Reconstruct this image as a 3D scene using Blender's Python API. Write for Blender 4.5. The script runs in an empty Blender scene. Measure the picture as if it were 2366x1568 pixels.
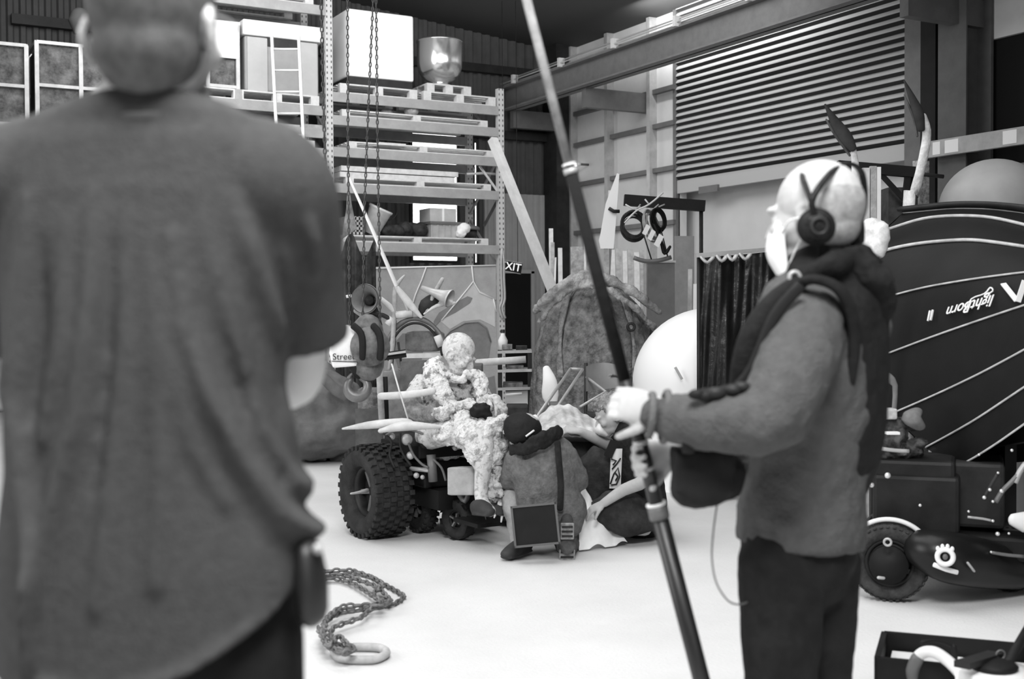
import bpy, bmesh, math, random
from mathutils import Vector, Matrix, noise
random.seed(7)
SC = bpy.context.scene
COL = SC.collection
PI = math.pi
rad = math.radians
V = Vector

# ---------------------------------------------------------------- camera
FPX, CX, CY = 2750.0, 1183.0, 784.0
CAM = V((0, 0, 1.4))
YAW = rad(28.9)
R3 = (Matrix.Rotation(-YAW, 3, 'Z') @ Matrix.Rotation(rad(90 - 1.375), 3, 'X') @ Matrix.Rotation(rad(-0.3), 3, 'Z'))
RT = V((math.cos(YAW), -math.sin(YAW), 0))       # to the right of the picture
FW = V((math.sin(YAW), math.cos(YAW), 0))        # away from the camera
UP = V((0, 0, 1))
cam_d = bpy.data.cameras.new('camera')
cam_d.sensor_width = 36.0
cam_d.lens = FPX / 2366 * 36
cam_d.dof.use_dof = True
cam_d.dof.focus_distance = 9.0
cam_d.dof.aperture_fstop = 3.2
cam = bpy.data.objects.new('camera', cam_d)
COL.objects.link(cam)
cam.matrix_world = Matrix.Translation(CAM) @ R3.to_4x4()
SC.camera = cam

# ---------------------------------------------------------------- exposure, world, lights
SC.view_settings.view_transform = 'Standard'
SC.view_settings.look = 'None'
SC.view_settings.gamma = 1
SC.view_settings.use_curve_mapping = False
SC.view_settings.exposure = -0.45
W = bpy.data.worlds.new('daylight'); SC.world = W
W.use_nodes = True
W.node_tree.nodes['Background'].inputs[0].default_value = (1, 1, 1, 1)
W.node_tree.nodes['Background'].inputs[1].default_value = 0.12

def area(name, loc, target, sx, sy, power, spread=180):
    l = bpy.data.lights.new(name, 'AREA'); l.shape = 'RECTANGLE'
    l.size, l.size_y, l.energy = sx, sy, power
    l.spread = rad(spread)
    o = bpy.data.objects.new(name, l); COL.objects.link(o)
    o.location = loc
    o.rotation_euler = (V(target) - V(loc)).to_track_quat('-Z', 'Y').to_euler()
    return o
# roof light panels over the work floor, plus one added low lamp
area('overhead_light', (2.6, 7.0, 6.5), (2.6, 7.0, 0), 5.0, 9.0, 600)
area('overhead_light', (0.25, 0.35, 4.6), (0.35, 1.2, 1.4), 2.0, 1.4, 520)  # added lamp low over the camera, lifts nape and shoulders
area('overhead_light', (5.5, 12.6, 6.1), (7.5, 17.0, 2.0), 8.0, 2.5, 520)
# daylight through a big open doorway on the left, plus added fill from behind
area('doorway_fill', (-4.5, 6.5, 4.0), (2.0, 4.5, 1.2), 5.0, 4.0, 520)
area('doorway_fill', (1.5, -7.5, 4.4), (7.0, 14.0, 4.2), 6.0, 3.0, 70, 110)
# added unseen light above the crane beam, brightening the top of the roller door
area('door_top_fill', (10.4, 13.4, 5.75), (11.13, 13.4, 5.7), 3.4, 0.2, 100)

# ---------------------------------------------------------------- picture point -> place in the hall
def ray(px, py):
    return R3 @ V(((px - CX) / FPX, (CY - py) / FPX, -1.0))
def P(px, py, d):
    return CAM + ray(px, py) * d
def onplane(px, py, axis, val):
    r = ray(px, py)
    return CAM + r * ((val - CAM[axis]) / r[axis])
def G(px, py, z=0.0): return onplane(px, py, 2, z)
def YW(px, py, y): return onplane(px, py, 1, y)
def XW(px, py, x): return onplane(px, py, 0, x)

# ---------------------------------------------------------------- materials
_mats = {}
def mat(name, g, rough=0.8, metal=0.0, var=0.0, scale=6.0, bump=0.0, bscale=40.0, spec=0.18, emit=0.0, sheen=0.0, hard=0.0, lowmix=None):
    if name in _mats: return _mats[name]
    m = bpy.data.materials.new(name); m.use_nodes = True
    nt = m.node_tree; b = nt.nodes['Principled BSDF']
    b.inputs['Base Color'].default_value = (g, g, g, 1)
    b.inputs['Roughness'].default_value = rough
    b.inputs['Metallic'].default_value = metal
    b.inputs['Specular IOR Level'].default_value = spec
    if sheen: b.inputs['Sheen Weight'].default_value = sheen
    if emit:
        b.inputs['Emission Color'].default_value = (1, 1, 1, 1)
        b.inputs['Emission Strength'].default_value = emit
    tc = nt.nodes.new('ShaderNodeTexCoord')
    if var:
        n = nt.nodes.new('ShaderNodeTexNoise'); n.inputs['Scale'].default_value = scale
        n.inputs['Detail'].default_value = 6; n.inputs['Roughness'].default_value = 0.65
        nt.links.new(tc.outputs['Object'], n.inputs['Vector'])
        r = nt.nodes.new('ShaderNodeValToRGB')
        lo, hi = max(0.0, g * (1 - var)), min(1.0, g * (1 + var))
        r.color_ramp.elements[0].position = 0.40 if hard else 0.35; r.color_ramp.elements[1].position = 0.50 if hard else 0.65
        r.color_ramp.elements[0].color = (lo, lo, lo, 1); r.color_ramp.elements[1].color = (hi, hi, hi, 1)
        nt.links.new(n.outputs['Fac'], r.inputs['Fac'])
        nt.links.new(r.outputs['Color'], b.inputs['Base Color'])
    if bump:
        n2 = nt.nodes.new('ShaderNodeTexNoise'); n2.inputs['Scale'].default_value = bscale
        n2.inputs['Detail'].default_value = 4
        nt.links.new(tc.outputs['Object'], n2.inputs['Vector'])
        bp = nt.nodes.new('ShaderNodeBump'); bp.inputs['Strength'].default_value = bump
        bp.inputs['Distance'].default_value = 0.02
        nt.links.new(n2.outputs['Fac'], bp.inputs['Height'])
        nt.links.new(bp.outputs['Normal'], b.inputs['Normal'])
    _mats[name] = m
    return m

# ---------------------------------------------------------------- mesh builder
class MB:
    def __init__(s): s.v, s.f, s.sm = [], [], []
    def add(s, vs, fs, smooth=False):
        o = len(s.v); s.v += [V(p) for p in vs]
        s.f += [tuple(i + o for i in f) for f in fs]; s.sm += [smooth] * len(fs)
        return s
    def box(s, a, b):
        x0, x1 = sorted((a[0], b[0])); y0, y1 = sorted((a[1], b[1])); z0, z1 = sorted((a[2], b[2]))
        vs = [(x, y, z) for z in (z0, z1) for y in (y0, y1) for x in (x0, x1)]
        return s.add(vs, [(0, 2, 3, 1), (4, 5, 7, 6), (0, 1, 5, 4), (2, 6, 7, 3), (0, 4, 6, 2), (1, 3, 7, 5)])
    def obox(s, c, ax, ay, az, hx, hy, hz):
        c = V(c); ax, ay, az = V(ax).normalized() * hx, V(ay).normalized() * hy, V(az).normalized() * hz
        vs = [c + ax * i + ay * j + az * k for k in (-1, 1) for j in (-1, 1) for i in (-1, 1)]
        return s.add(vs, [(0, 2, 3, 1), (4, 5, 7, 6), (0, 1, 5, 4), (2, 6, 7, 3), (0, 4, 6, 2), (1, 3, 7, 5)])
    def beam(s, p0, p1, w, h, up=UP):
        p0, p1 = V(p0), V(p1); t = (p1 - p0)
        sd = t.cross(up)
        if sd.length < 1e-6: sd = t.cross(RT)
        u = sd.cross(t)
        return s.obox((p0 + p1) / 2, t, sd, u, t.length / 2, w / 2, h / 2)
    def loft(s, pts, rr, n=14, side=None, cap=True, k=1, smooth=True):
        """rounded tapered limb through pts; rr = radius or (side radius, other radius)"""
        pts = [V(p) for p in pts]
        rr = [(r, r) if not isinstance(r, (tuple, list)) else tuple(r) for r in rr]
        if k > 1 and len(pts) > 2:
            q, rq = [], []
            for i in range(len(pts) - 1):
                a, b, c, d = pts[max(i - 1, 0)], pts[i], pts[i + 1], pts[min(i + 2, len(pts) - 1)]
                ra, rb, rc, rd = rr[max(i - 1, 0)], rr[i], rr[i + 1], rr[min(i + 2, len(pts) - 1)]
                for j in range(k):
                    t = j / k
                    w = (-.5 * t + t * t - .5 * t ** 3, 1 - 2.5 * t * t + 1.5 * t ** 3, .5 * t + 2 * t * t - 1.5 * t ** 3, -.5 * t * t + .5 * t ** 3)
                    q.append(a * w[0] + b * w[1] + c * w[2] + d * w[3])
                    rq.append(tuple(max(1e-4, ra[e] * w[0] + rb[e] * w[1] + rc[e] * w[2] + rd[e] * w[3]) for e in (0, 1)))
            q.append(pts[-1]); rq.append(rr[-1]); pts, rr = q, rq
        m = len(pts); rings = []
        sd = V(side) if side is not None else None
        for i in range(m):
            t = (pts[min(i + 1, m - 1)] - pts[max(i - 1, 0)])
            t = t.normalized() if t.length > 1e-9 else V((0, 0, 1))
            if sd is None:
                sd = t.cross(UP)
                if sd.length < 0.1: sd = t.cross(RT)
            s1 = sd - t * sd.dot(t)
            if s1.length < 1e-4: s1 = t.orthogonal()
            s1.normalize()
            if side is None: sd = s1
            rings.append((pts[i], s1, t.cross(s1), rr[i], t))
        if cap:
            def dome(r, sg):
                p, a, b, rad_, t = r; out = []
                h = min(rad_)
                for ph in (35, 65, 85):
                    c, q = math.cos(rad(ph)), math.sin(rad(ph))
                    out.append((p + t * sg * h * q, a, b, (rad_[0] * c, rad_[1] * c), t))
                return out
            rings = dome(rings[0], -1)[::-1] + rings + dome(rings[-1], 1)
        vs = []
        for p, a, b, r, t in rings:
            for j in range(n):
                th = 2 * PI * j / n
                vs.append(p + a * (r[0] * math.cos(th)) + b * (r[1] * math.sin(th)))
        fs = []
        L = len(rings)
        for i in range(L - 1):
            for j in range(n):
                fs.append((i * n + j, i * n + (j + 1) % n, (i + 1) * n + (j + 1) % n, (i + 1) * n + j))
        s.add(vs, fs, smooth)
        s.add(vs[:n], [tuple(range(n))[::-1]], smooth)
        s.add(vs[-n:], [tuple(range(n))], smooth)
        return s
    def tube(s, pts, r, n=8, k=1):
        return s.loft(pts, [r] * len(pts), n=n, cap=False, k=k)
    def cyl(s, p0, p1, r0, r1=None, n=20, smooth=True):
        return s.loft([p0, p1], [r0, r1 if r1 is not None else r0], n=n, cap=False, smooth=smooth)
    def ell(s, c, r, ax=None, ay=None, az=None, nu=16, nv=10):
        ax = V(ax) if ax is not None else RT; ay = V(ay) if ay is not None else FW; az = V(az) if az is not None else UP
        c = V(c); r = (r, r, r) if not isinstance(r, (tuple, list)) else r
        vs = [c - az * r[2]]
        for i in range(1, nv):
            ph = -PI / 2 + PI * i / nv
            for j in range(nu):
                th = 2 * PI * j / nu
                vs.append(c + ax * (r[0] * math.cos(ph) * math.cos(th)) + ay * (r[1] * math.cos(ph) * math.sin(th)) + az * (r[2] * math.sin(ph)))
        vs.append(c + az * r[2]); e = len(vs) - 1
        fs = [(0, 1 + (j + 1) % nu, 1 + j) for j in range(nu)]
        for i in range(nv - 2):
            for j in range(nu):
                a, b = 1 + i * nu + j, 1 + i * nu + (j + 1) % nu
                fs.append((a, b, b + nu, a + nu))
        fs += [(e, 1 + (nv - 2) * nu + j, 1 + (nv - 2) * nu + (j + 1) % nu) for j in range(nu)]
        return s.add(vs, fs, True)
    def lathe(s, c, prof, axis=UP, n=32, smooth=True):
        """prof: list of (radius, height along axis)"""
        c = V(c); ax = V(axis).normalized(); a = ax.orthogonal().normalized(); b = ax.cross(a)
        vs = []
        for r, h in prof:
            for j in range(n):
                th = 2 * PI * j / n
                vs.append(c + ax * h + (a * math.cos(th) + b * math.sin(th)) * max(r, 1e-4))
        fs = [(i * n + j, i * n + (j + 1) % n, (i + 1) * n + (j + 1) % n, (i + 1) * n + j) for i in range(len(prof) - 1) for j in range(n)]
        return s.add(vs, fs, smooth)
    def grid(s, fn, nu, nv, closed=False, smooth=True):
        vs = [fn(i / (nu - (0 if closed else 1)), j / (nv - 1)) for j in range(nv) for i in range(nu)]
        fs = []
        for j in range(nv - 1):
            for i in range(nu if closed else nu - 1):
                i2 = (i + 1) % nu
                fs.append((j * nu + i, j * nu + i2, (j + 1) * nu + i2, (j + 1) * nu + i))
        return s.add(vs, fs, smooth)
    def slab(s, poly, dvec):
        """flat outline (list of points) given thickness dvec"""
        poly = [V(p) for p in poly]; n = len(poly); d = V(dvec)
        vs = poly + [p + d for p in poly]
        fs = [tuple(range(n))[::-1], tuple(range(n, 2 * n))] + [(i, (i + 1) % n, n + (i + 1) % n, n + i) for i in range(n)]
        return s.add(vs, fs)
    def torus(s, c, axis, R, r, n=24, m=8, a0=0, a1=2 * PI, squash=1.0, ref=None):
        ax = V(axis).normalized(); a = (V(ref) if ref is not None else ax.orthogonal()); a = (a - ax * a.dot(ax)).normalized(); b = ax.cross(a)
        full = abs(a1 - a0 - 2 * PI) < 1e-6
        k = n if full else n + 1
        vs = []
        for i in range(k):
            th = a0 + (a1 - a0) * i / n
            d = a * math.cos(th) * squash + b * math.sin(th)
            dd = (a * math.cos(th) + b * math.sin(th)).normalized()
            for j in range(m):
                ph = 2 * PI * j / m
                vs.append(V(c) + d * R + dd * (r * math.cos(ph)) + ax * (r * math.sin(ph)))
        fs = [(i * m + j, ((i + 1) % k) * m + j, ((i + 1) % k) * m + (j + 1) % m, i * m + (j + 1) % m) for i in range(n) for j in range(m)]
        return s.add(vs, fs, True)
    def build(s, name, m, parent=None, world=True, remesh=0, smooth_it=0, sub=0, noise_amt=0, noise_scale=1.0, bevel=0):
        me = bpy.data.meshes.new(name)
        off = V((0, 0, 0)); o = bpy.data.objects.new(name, me)
        if parent is not None:
            if world:
                q = parent
                while q is not None: off += q.location; q = q.parent
        elif world and s.v:
            zs = min(p.z for p in s.v)
            off = V((sum(p.x for p in s.v) / len(s.v), sum(p.y for p in s.v) / len(s.v), zs)); o.location = off
        me.from_pydata([p - off for p in s.v], [], s.f)
        me.polygons.foreach_set('use_smooth', s.sm)
        bm = bmesh.new(); bm.from_mesh(me)
        bmesh.ops.remove_doubles(bm, verts=bm.verts, dist=1e-5)
        bmesh.ops.recalc_face_normals(bm, faces=bm.faces)
        bm.to_mesh(me); bm.free(); me.update()
        me.materials.append(m)
        COL.objects.link(o)
        if parent is not None: o.parent = parent
        if remesh:
            r = o.modifiers.new('join', 'REMESH'); r.mode = 'VOXEL'; r.voxel_size = remesh; r.use_smooth_shade = True
        if smooth_it:
            r = o.modifiers.new('soft', 'SMOOTH'); r.iterations = smooth_it; r.factor = 0.5
        if noise_amt:
            t = bpy.data.textures.new(name + '_lumps', 'CLOUDS'); t.noise_scale = noise_scale
            r = o.modifiers.new('lumps', 'DISPLACE'); r.texture = t; r.strength = noise_amt; r.texture_coords = 'LOCAL'; r.mid_level = 0.5
        if sub:
            r = o.modifiers.new('sub', 'SUBSURF'); r.levels = sub; r.render_levels = sub
        if bevel:
            r = o.modifiers.new('edge', 'BEVEL'); r.width = bevel; r.segments = 2; r.limit_method = 'ANGLE'
        return o

def tag(o, label, cat, group=None, kind=None):
    o['label'] = label; o['category'] = cat
    if group: o['group'] = group
    if kind: o['kind'] = kind
    return o
def thing(name, label, cat, loc=(0, 0, 0), group=None, rz=0):
    o = bpy.data.objects.new(name, None); COL.objects.link(o)
    o.location = loc; o.rotation_euler = (0, 0, rz); o.empty_display_size = 0.1
    return tag(o, label, cat, group)
def struct(o, label=None, cat=None):
    o['kind'] = 'structure'
    if label: o['label'] = label
    if cat: o['category'] = cat
    return o
def plabel(o, s): o['label'] = s; return o
def dup(root, loc, label, rz=None, group=None, scale=None):
    r = root.copy(); COL.objects.link(r); r.location = loc; r['label'] = label
    if rz is not None: r.rotation_euler = (0, 0, rz)
    if group: r['group'] = group
    if scale: r.scale = scale
    for ch in list(root.children):
        c = ch.copy(); COL.objects.link(c); c.parent = r
        for g in list(ch.children):
            d = g.copy(); COL.objects.link(d); d.parent = c
    return r
def text(name, body, m, loc, xdir, ydir, size, parent=None, extr=0.002, shear=0.0, align='CENTER'):
    c = bpy.data.curves.new(name, 'FONT'); c.body = body; c.size = size; c.extrude = extr; c.shear = shear
    c.align_x = align; c.align_y = 'CENTER'
    o = bpy.data.objects.new(name, c); COL.objects.link(o); c.materials.append(m)
    x = V(xdir).normalized(); z = x.cross(V(ydir)).normalized(); y = z.cross(x)
    M = Matrix((x, y, z)).transposed().to_4x4()
    off = V((0, 0, 0)); q = parent
    while q is not None: off += q.location; q = q.parent
    M.translation = V(loc) - off
    bpy.context.view_layer.update()
    me = bpy.data.meshes.new_from_object(o.evaluated_get(bpy.context.evaluated_depsgraph_get()))
    if not me.materials: me.materials.append(m)
    bpy.data.objects.remove(o); o = bpy.data.objects.new(name, me); COL.objects.link(o)
    o.matrix_local = M
    if parent is not None: o.parent = parent
    return o
# ================================================================= THE SETTING
M_floor = mat('concrete', 0.66, 0.75, var=0.05, scale=1.3, bump=0.15, bscale=60)
M_wallc = mat('dark_sheet', 0.09, 0.6, var=0.12, scale=3)
M_wallp = mat('pale_sheet', 0.4, 0.6, var=0.08, scale=2)
M_panel = mat('wall_lining', 0.6, 0.7, var=0.06, scale=1.5)
M_roof = mat('roof_lining', 0.07, 0.8)
M_steel = mat('grey_steel', 0.16, 0.5, metal=0.3, var=0.1, scale=5)
M_lsteel = mat('light_steel', 0.45, 0.45, metal=0.3, var=0.12, scale=8)
M_dsteel = mat('dark_steel', 0.03, 0.5, metal=0.2, var=0.2)
M_black = mat('matt_black', 0.012, 0.6, var=0.2)
M_rubber = mat('rubber', 0.03, 0.75, var=0.3, scale=14, bump=0.3, bscale=90)
M_white = mat('white_paint', 0.8, 0.5, var=0.04)
M_wood = mat('weathered_wood', 0.38, 0.8, var=0.25, scale=9, bump=0.3, bscale=50)
M_pale = mat('pale_timber', 0.6, 0.7, var=0.12, scale=12)
M_glow = mat('daylight_pane', 0.9, 0.5, emit=7.0)
XWALL, YB = 11.13, 18.3

def slabbox(name, a, b, m): return struct(MB().box(a, b).build(name, m))
slabbox('floor', (-9, -9, -0.1), (14, 20, 0), M_floor)
def zroof(x): return 6.0 + 0.105 * (XWALL - x)
mb = MB(); x0, x1 = -9.0, 12.0
mb.slab([(x0, -9, zroof(x0)), (x1, -9, zroof(x1)), (x1, 20, zroof(x1)), (x0, 20, zroof(x0))], (0, 0, 0.15))
struct(mb.build('ceiling', M_roof))
slabbox('wall_left', (-9.2, -9, 0), (-9, 20, 8.3), M_wallc)
slabbox('wall_front', (-9, -9.2, 0), (14, -9, 8.3), M_wallc)

def corrugated(name, m, xa, xb, y, z0, z1, pitch=0.17, amp=0.022, vertical=True):
    """sheeting facing -Y with upright ribs"""
    mb = MB(); n = int((xb - xa) / pitch); sec = []
    for i in range(n + 1):
        bx = xa + i * pitch
        sec += [(bx, 0), (bx + pitch * .35, 0), (bx + pitch * .5, -amp * 2), (bx + pitch * .85, -amp * 2)]
    for (a, da), (b, db) in zip(sec, sec[1:]):
        mb.add([(a, y + da, z0), (b, y + db, z0), (b, y + db, z1), (a, y + da, z1)], [(0, 1, 2, 3)])
    mb.box((xa, y + 0.005, z0), (xb, y + 0.12, z1))
    return struct(mb.build(name, m))
corrugated('wall_back', M_wallc, -9, XWALL + 0.1, YB, 0, 8.2)
# paler sheeting low on the right part of the back wall
zt = YW(1230, 450, YB - 0.06).z
xa, xb = YW(1120, 500, YB - .06).x, YW(1268, 500, YB - .06).x
corrugated('wall_back_lining', M_wallp, xa, xb - .17, YB - 0.06, 0, zt, pitch=0.12, amp=0.014)
for n, py in ((1, 172), (2, 318)):
    z = YW(1240, py, YB - .1).z
    slabbox('trim_%d' % n, (2, YB - 0.17, z - 0.07), (XWALL, YB - 0.05, z + 0.07), M_dsteel)
slabbox('trim_3', (YW(1266, 400, YB - .2).x, YB - 0.5, 0), (XWALL, YB - 0.05, 6.2), M_dsteel)

# right wall, with the roller door opening
yd0, yd1 = XW(2103, 300, XWALL).y, XW(1568, 300, XWALL).y     # near and far jamb
zdb = XW(1570, 447, XWALL).z
slabbox('wall_right', (XWALL, yd1, 0), (XWALL + .15, 20, 8.2), M_panel)
slabbox('wall_right_front', (XWALL, -9, XW(2235, 105, XWALL).z), (XWALL + .15, yd0, 8.2), M_panel)
slabbox('wall_right_recess', (XWALL + .35, yd0 - .3, 0), (XWALL + .45, yd1 + .3, zdb + .3), mat('pale_board', 0.62, 0.8, var=0.05, scale=1))
slabbox('wall_right_low', (XWALL, yd0 - 1.05, 0), (XWALL + .15, yd0, 8.0), M_steel)
slabbox('door_2', (XWALL + .05, -9, 0), (XWALL + .2, yd0 - 1.05, 4.5), mat('dark_door', 0.008, 0.7))
# girts and posts of the right wall
for i, py in enumerate((246, 321, 416, 531)):
    z = XW(1402, py, XWALL).z
    slabbox('trim_%d' % (4 + i), (XWALL - .09, yd1 + .02, z - .035), (XWALL, YB, z + .035), M_steel)
for i, px in enumerate((1320, 1404, 1502)):
    y = XW(px, 300, XWALL - .1).y
    slabbox('trim_%d' % (8 + i), (XWALL - .14, y - .045, 0), (XWALL, y + .045, 6.0), M_lsteel)

# roller door: one curtain of curved slats, a bottom rail, guides
t = thing('door_1', 'large roller door of horizontal slats in the right wall, part open', 'roller door', (XWALL, yd0, 0)); t['kind'] = 'structure'
mb = MB(); pitch = 0.102; n = int((7.0 - zdb - .22) / pitch)
for i in range(n):
    z = zdb + .22 + i * pitch
    prof = [(0.0, 0), (-.03, .012), (-.052, .034), (-.05, .05), (-.034, .072), (-.014, .09), (0.0, .1)]
    for (a, za), (b, zb) in zip(prof, prof[1:] + [(0.0, pitch)]):
        mb.add([(XWALL + a, yd0, z + za), (XWALL + a, yd1, z + za), (XWALL + b, yd1, z + zb), (XWALL + b, yd0, z + zb)], [(0, 1, 2, 3)])
mbi = MB()  # dark strips put the shade under each slat into colour
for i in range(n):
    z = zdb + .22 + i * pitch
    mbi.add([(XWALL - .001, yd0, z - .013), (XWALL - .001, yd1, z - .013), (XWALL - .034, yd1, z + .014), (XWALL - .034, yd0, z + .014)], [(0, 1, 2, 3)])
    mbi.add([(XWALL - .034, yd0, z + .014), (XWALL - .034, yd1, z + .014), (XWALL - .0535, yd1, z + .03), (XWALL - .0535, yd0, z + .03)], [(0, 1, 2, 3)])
mb.box((XWALL + .012, yd0, zdb + .22), (XWALL + .03, yd1, 7.0))
mb.build('curtain', mat('door_slats', 0.42, 0.55, var=0.06, scale=2), t)
plabel(mbi.build('slat_shade', mat('slat_shade_dark', .03, .8), t), 'dark strips painting the shade between the slats')
mb = MB().box((XWALL - .03, yd0, zdb), (XWALL + .03, yd1, zdb + .2))
br = mb.build('bottom_rail', mat('door_rail', 0.42, 0.6), t)
hl = XW(1652, 436, XWALL); MB().box((XWALL - .07, hl.y - .14, hl.z - .05), (XWALL - .03, hl.y + .3, hl.z + .05)).build('handle', M_steel, br)
MB().box((XWALL - .12, yd0 - .02, 0), (XWALL + .02, yd0 - .3, 7)).box((XWALL - .05, yd1, 0), (XWALL + .02, yd1 + .08, 7)).build('guide', M_steel, t)
slabbox('trim_11', (XWALL - .16, yd0 - .52, 0), (XWALL, yd0 - .3, 7), M_black)  # flat black paints the shade of the gap beside the column
ya, yb_ = XW(2170, 200, 10.7).y, XW(2235, 200, 10.7).y
mb = MB().box((10.68, yb_, 0), (10.70, ya, 7)).box((10.70, (ya + yb_) / 2 - .01, 0), (11.1, (ya + yb_) / 2 + .01, 7)).box((11.08, yb_, 0), (11.12, ya, 7))
struct(mb.build('trim_12', mat('column_paint', 0.11, 0.6, var=0.1)))

# crane runway beam (I section) with conductor rail on top
XC = 9.9
zc_t, zc_b = XW(1275, 168, XC).z, XW(1275, 226, XC).z
t = thing('crane_runway_beam', 'long steel crane beam running high along the right wall, rail on top', 'crane beam', (XC, -2, zc_b)); t['kind'] = 'structure'
MB().box((XC - .14, -2, zc_b), (XC + .14, YB - .2, zc_b + .025)).box((XC - .14, -2, zc_t - .03), (XC + .14, YB - .2, zc_t)).box((XC - .015, -2, zc_b), (XC + .015, YB - .2, zc_t)).build('girder', mat('beam_paint', 0.15, 0.5, var=0.1), t)
MB().box((XC - .03, -2, zc_t), (XC + .03, YB - .2, zc_t + .06)).build('rail', M_lsteel, t)
mb = MB().tube([(XC - .13, -2, zc_t + .09), (XC - .13, YB - .3, zc_t + .09)], .012).tube([(XC - .17, -2, zc_t + .04), (XC - .17, YB - .3, zc_t + .04)], .012)
for i in range(12):
    y = 1.0 + i * 1.5
    mb.box((XC - .2, y, zc_t - .02), (XC - .1, y + .06, zc_t + .12))
mb.build('conductor_rail', mat('galvanised', 0.7, 0.4, metal=0.2), t)
mb = MB()
for y in (YB - .4, 15.6, 9.2): mb.box((XC, y - .06, zc_b - .3), (XWALL, y + .06, zc_b))
mb.build('bracket', M_steel, t)

# window behind the rack
def pane(n, px0, py0, px1, py1):
    a, b = YW(px0, py0, YB - .08), YW(px1, py1, YB - .08)
    t = thing('window_%d' % n, 'bright window in the back wall seen through the rack' if n == 1 else 'tall thin bright window strip at the right end of the rack', 'window', (a.x, YB - .1, b.z)); t['kind'] = 'structure'
    MB().box((a.x, YB - .07, b.z), (b.x, YB - .06, a.z)).build('pane', M_glow, t)
    mb = MB()
    for q in ((a.x - .05, a.x), (b.x, b.x + .05)): mb.box((q[0], YB - .1, b.z), (q[1], YB - .05, a.z))
    for q in ((b.z - .05, b.z), (a.z, a.z + .05)): mb.box((a.x - .05, YB - .1, q[0]), (b.x + .05, YB - .05, q[1]))
    mb.build('frame', M_dsteel, t)
pane(1, 952, 296, 1056, 602)
pane(2, 1096, 330, 1101, 606)

# ================================================================= PALLET RACK
YR = 15.75
M_rackup = bpy.data.materials.new('punched_upright'); M_rackup.use_nodes = True
nt = M_rackup.node_tree; b = nt.nodes['Principled BSDF']; b.inputs['Roughness'].default_value = .5
tc = nt.nodes.new('ShaderNodeTexCoord'); sp = nt.nodes.new('ShaderNodeSeparateXYZ'); nt.links.new(tc.outputs['Object'], sp.inputs[0])
def mth(op, a, bb):
    n = nt.nodes.new('ShaderNodeMath'); n.operation = op
    for i, q in enumerate((a, bb)):
        if isinstance(q, (int, float)): n.inputs[i].default_value = q
        else: nt.links.new(q, n.inputs[i])
    return n.outputs[0]
fz = mth('FRACT', mth('MULTIPLY', sp.outputs['Z'], 13.0), 0)
fx = mth('PINGPONG', mth('ADD', sp.outputs['X'], 10.0), 0.05)
hole = mth('MULTIPLY', mth('LESS_THAN', fz, .42), mth('COMPARE', fx, .03)); nt.nodes[-1].inputs[2].default_value = .008
for n in nt.nodes:
    if n.type == 'MATH' and n.operation == 'COMPARE': n.inputs[2].default_value = .008
mx = nt.nodes.new('ShaderNodeMix'); mx.data_type = 'RGBA'
nt.links.new(hole, mx.inputs[0]); mx.inputs[6].default_value = (.5, .5, .5, 1); mx.inputs[7].default_value = (.04, .04, .04, 1)
nt.links.new(mx.outputs[2], b.inputs['Base Color'])
M_beam = mat('rack_beam', 0.33, 0.5, var=0.1)
XU = [8.51, 5.81, 3.11, 0.41, -2.29]
rack = thing('pallet_rack', 'tall steel pallet racking with punched uprights along the back wall', 'pallet rack', (5.81, YR, 0))
for i, x in enumerate(XU):
    top = 4.72 if i == 0 else 6.2
    u = MB().box((x - .05, YR - .03, 0), (x + .05, YR + .05, top)).build('upright', M_rackup, rack)
    MB().box((x - .05, YR + 1.0, 0), (x + .05, YR + 1.08, top)).build('upright', M_rackup, rack)
    mb = MB(); zz = .2; s = 1
    while zz + .9 < top:
        y0_, y1_ = (YR, YR + 1.04) if s > 0 else (YR + 1.04, YR)
        mb.beam((x, y0_, zz), (x, y1_, zz + .85), .03, .03, up=V((1, 0, 0))); zz += .9; s = -s
    mb.build('brace', M_beam, rack)
LA = [4.45, 4.13, 3.69, 3.19, 2.38]
LB = [5.62, 4.24, 3.93, 3.66, 3.0, 2.1]
for zl in LA:
    for y in (YR - .04, YR + 1.02): MB().box((5.86, y, zl - .13), (8.46, y + .05, zl)).build('beam', M_beam, rack)
for zl in LB:
    for y in (YR - .04, YR + 1.02): MB().box((3.16, y, zl - .13), (5.76, y + .05, zl)).build('beam', M_beam, rack)
for zl in (3.7, 2.2):
    for xx in ((0.46, 3.06), (-2.24, 0.36)):
        for y in (YR - .04, YR + 1.02): MB().box((xx[0], y, zl - .13), (xx[1], y + .05, zl)).build('beam', M_beam, rack)

def xr(px, y=YR): return YW(px, 400, y).x
def zr(px, py, y=YR): return YW(px, py, y).z

# pallets
def make_pallet(w, d, label, name='wooden_pallet', h=.14, boards=7, group=None, m=M_pale):
    t = thing(name, label, 'pallet', (0, 0, 0), group)
    mb = MB()
    for i in range(boards):
        y = -d / 2 + i * (d - .09) / (boards - 1)
        mb.box((-w / 2, y, h - .02), (w / 2, y + .09, h))
    mb.build('deck', m, t, world=False)
    mb = MB()
    for y in (-d / 2, -.05, d / 2 - .1):
        mb.box((-w / 2, y, 0), (w / 2, y + .1, .02))
        for x in (-w / 2, -.06, w / 2 - .12): mb.box((x, y, .02), (x + .12, y + .1, h - .02))
    mb.build('bearer', m, t, world=False)
    return t
GP = 'pallets on the rack'
p1 = make_pallet(1.18, 1.0, 'pale wooden pallet under the big white block on the rack', group=GP)
p1.location = ((xr(790) + xr(963)) / 2, YR + .5, LA[0])
dup(p1, (5.08, YR + .5, LB[1]), 'wooden pallet under the tall lidded bin beside the ladder')
dup(p1, (4.0, YR + .5, LB[1]), 'wooden pallet under the small cage bin left of the lidded bin')
x_a = (xr(985) + xr(1142)) / 2
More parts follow.
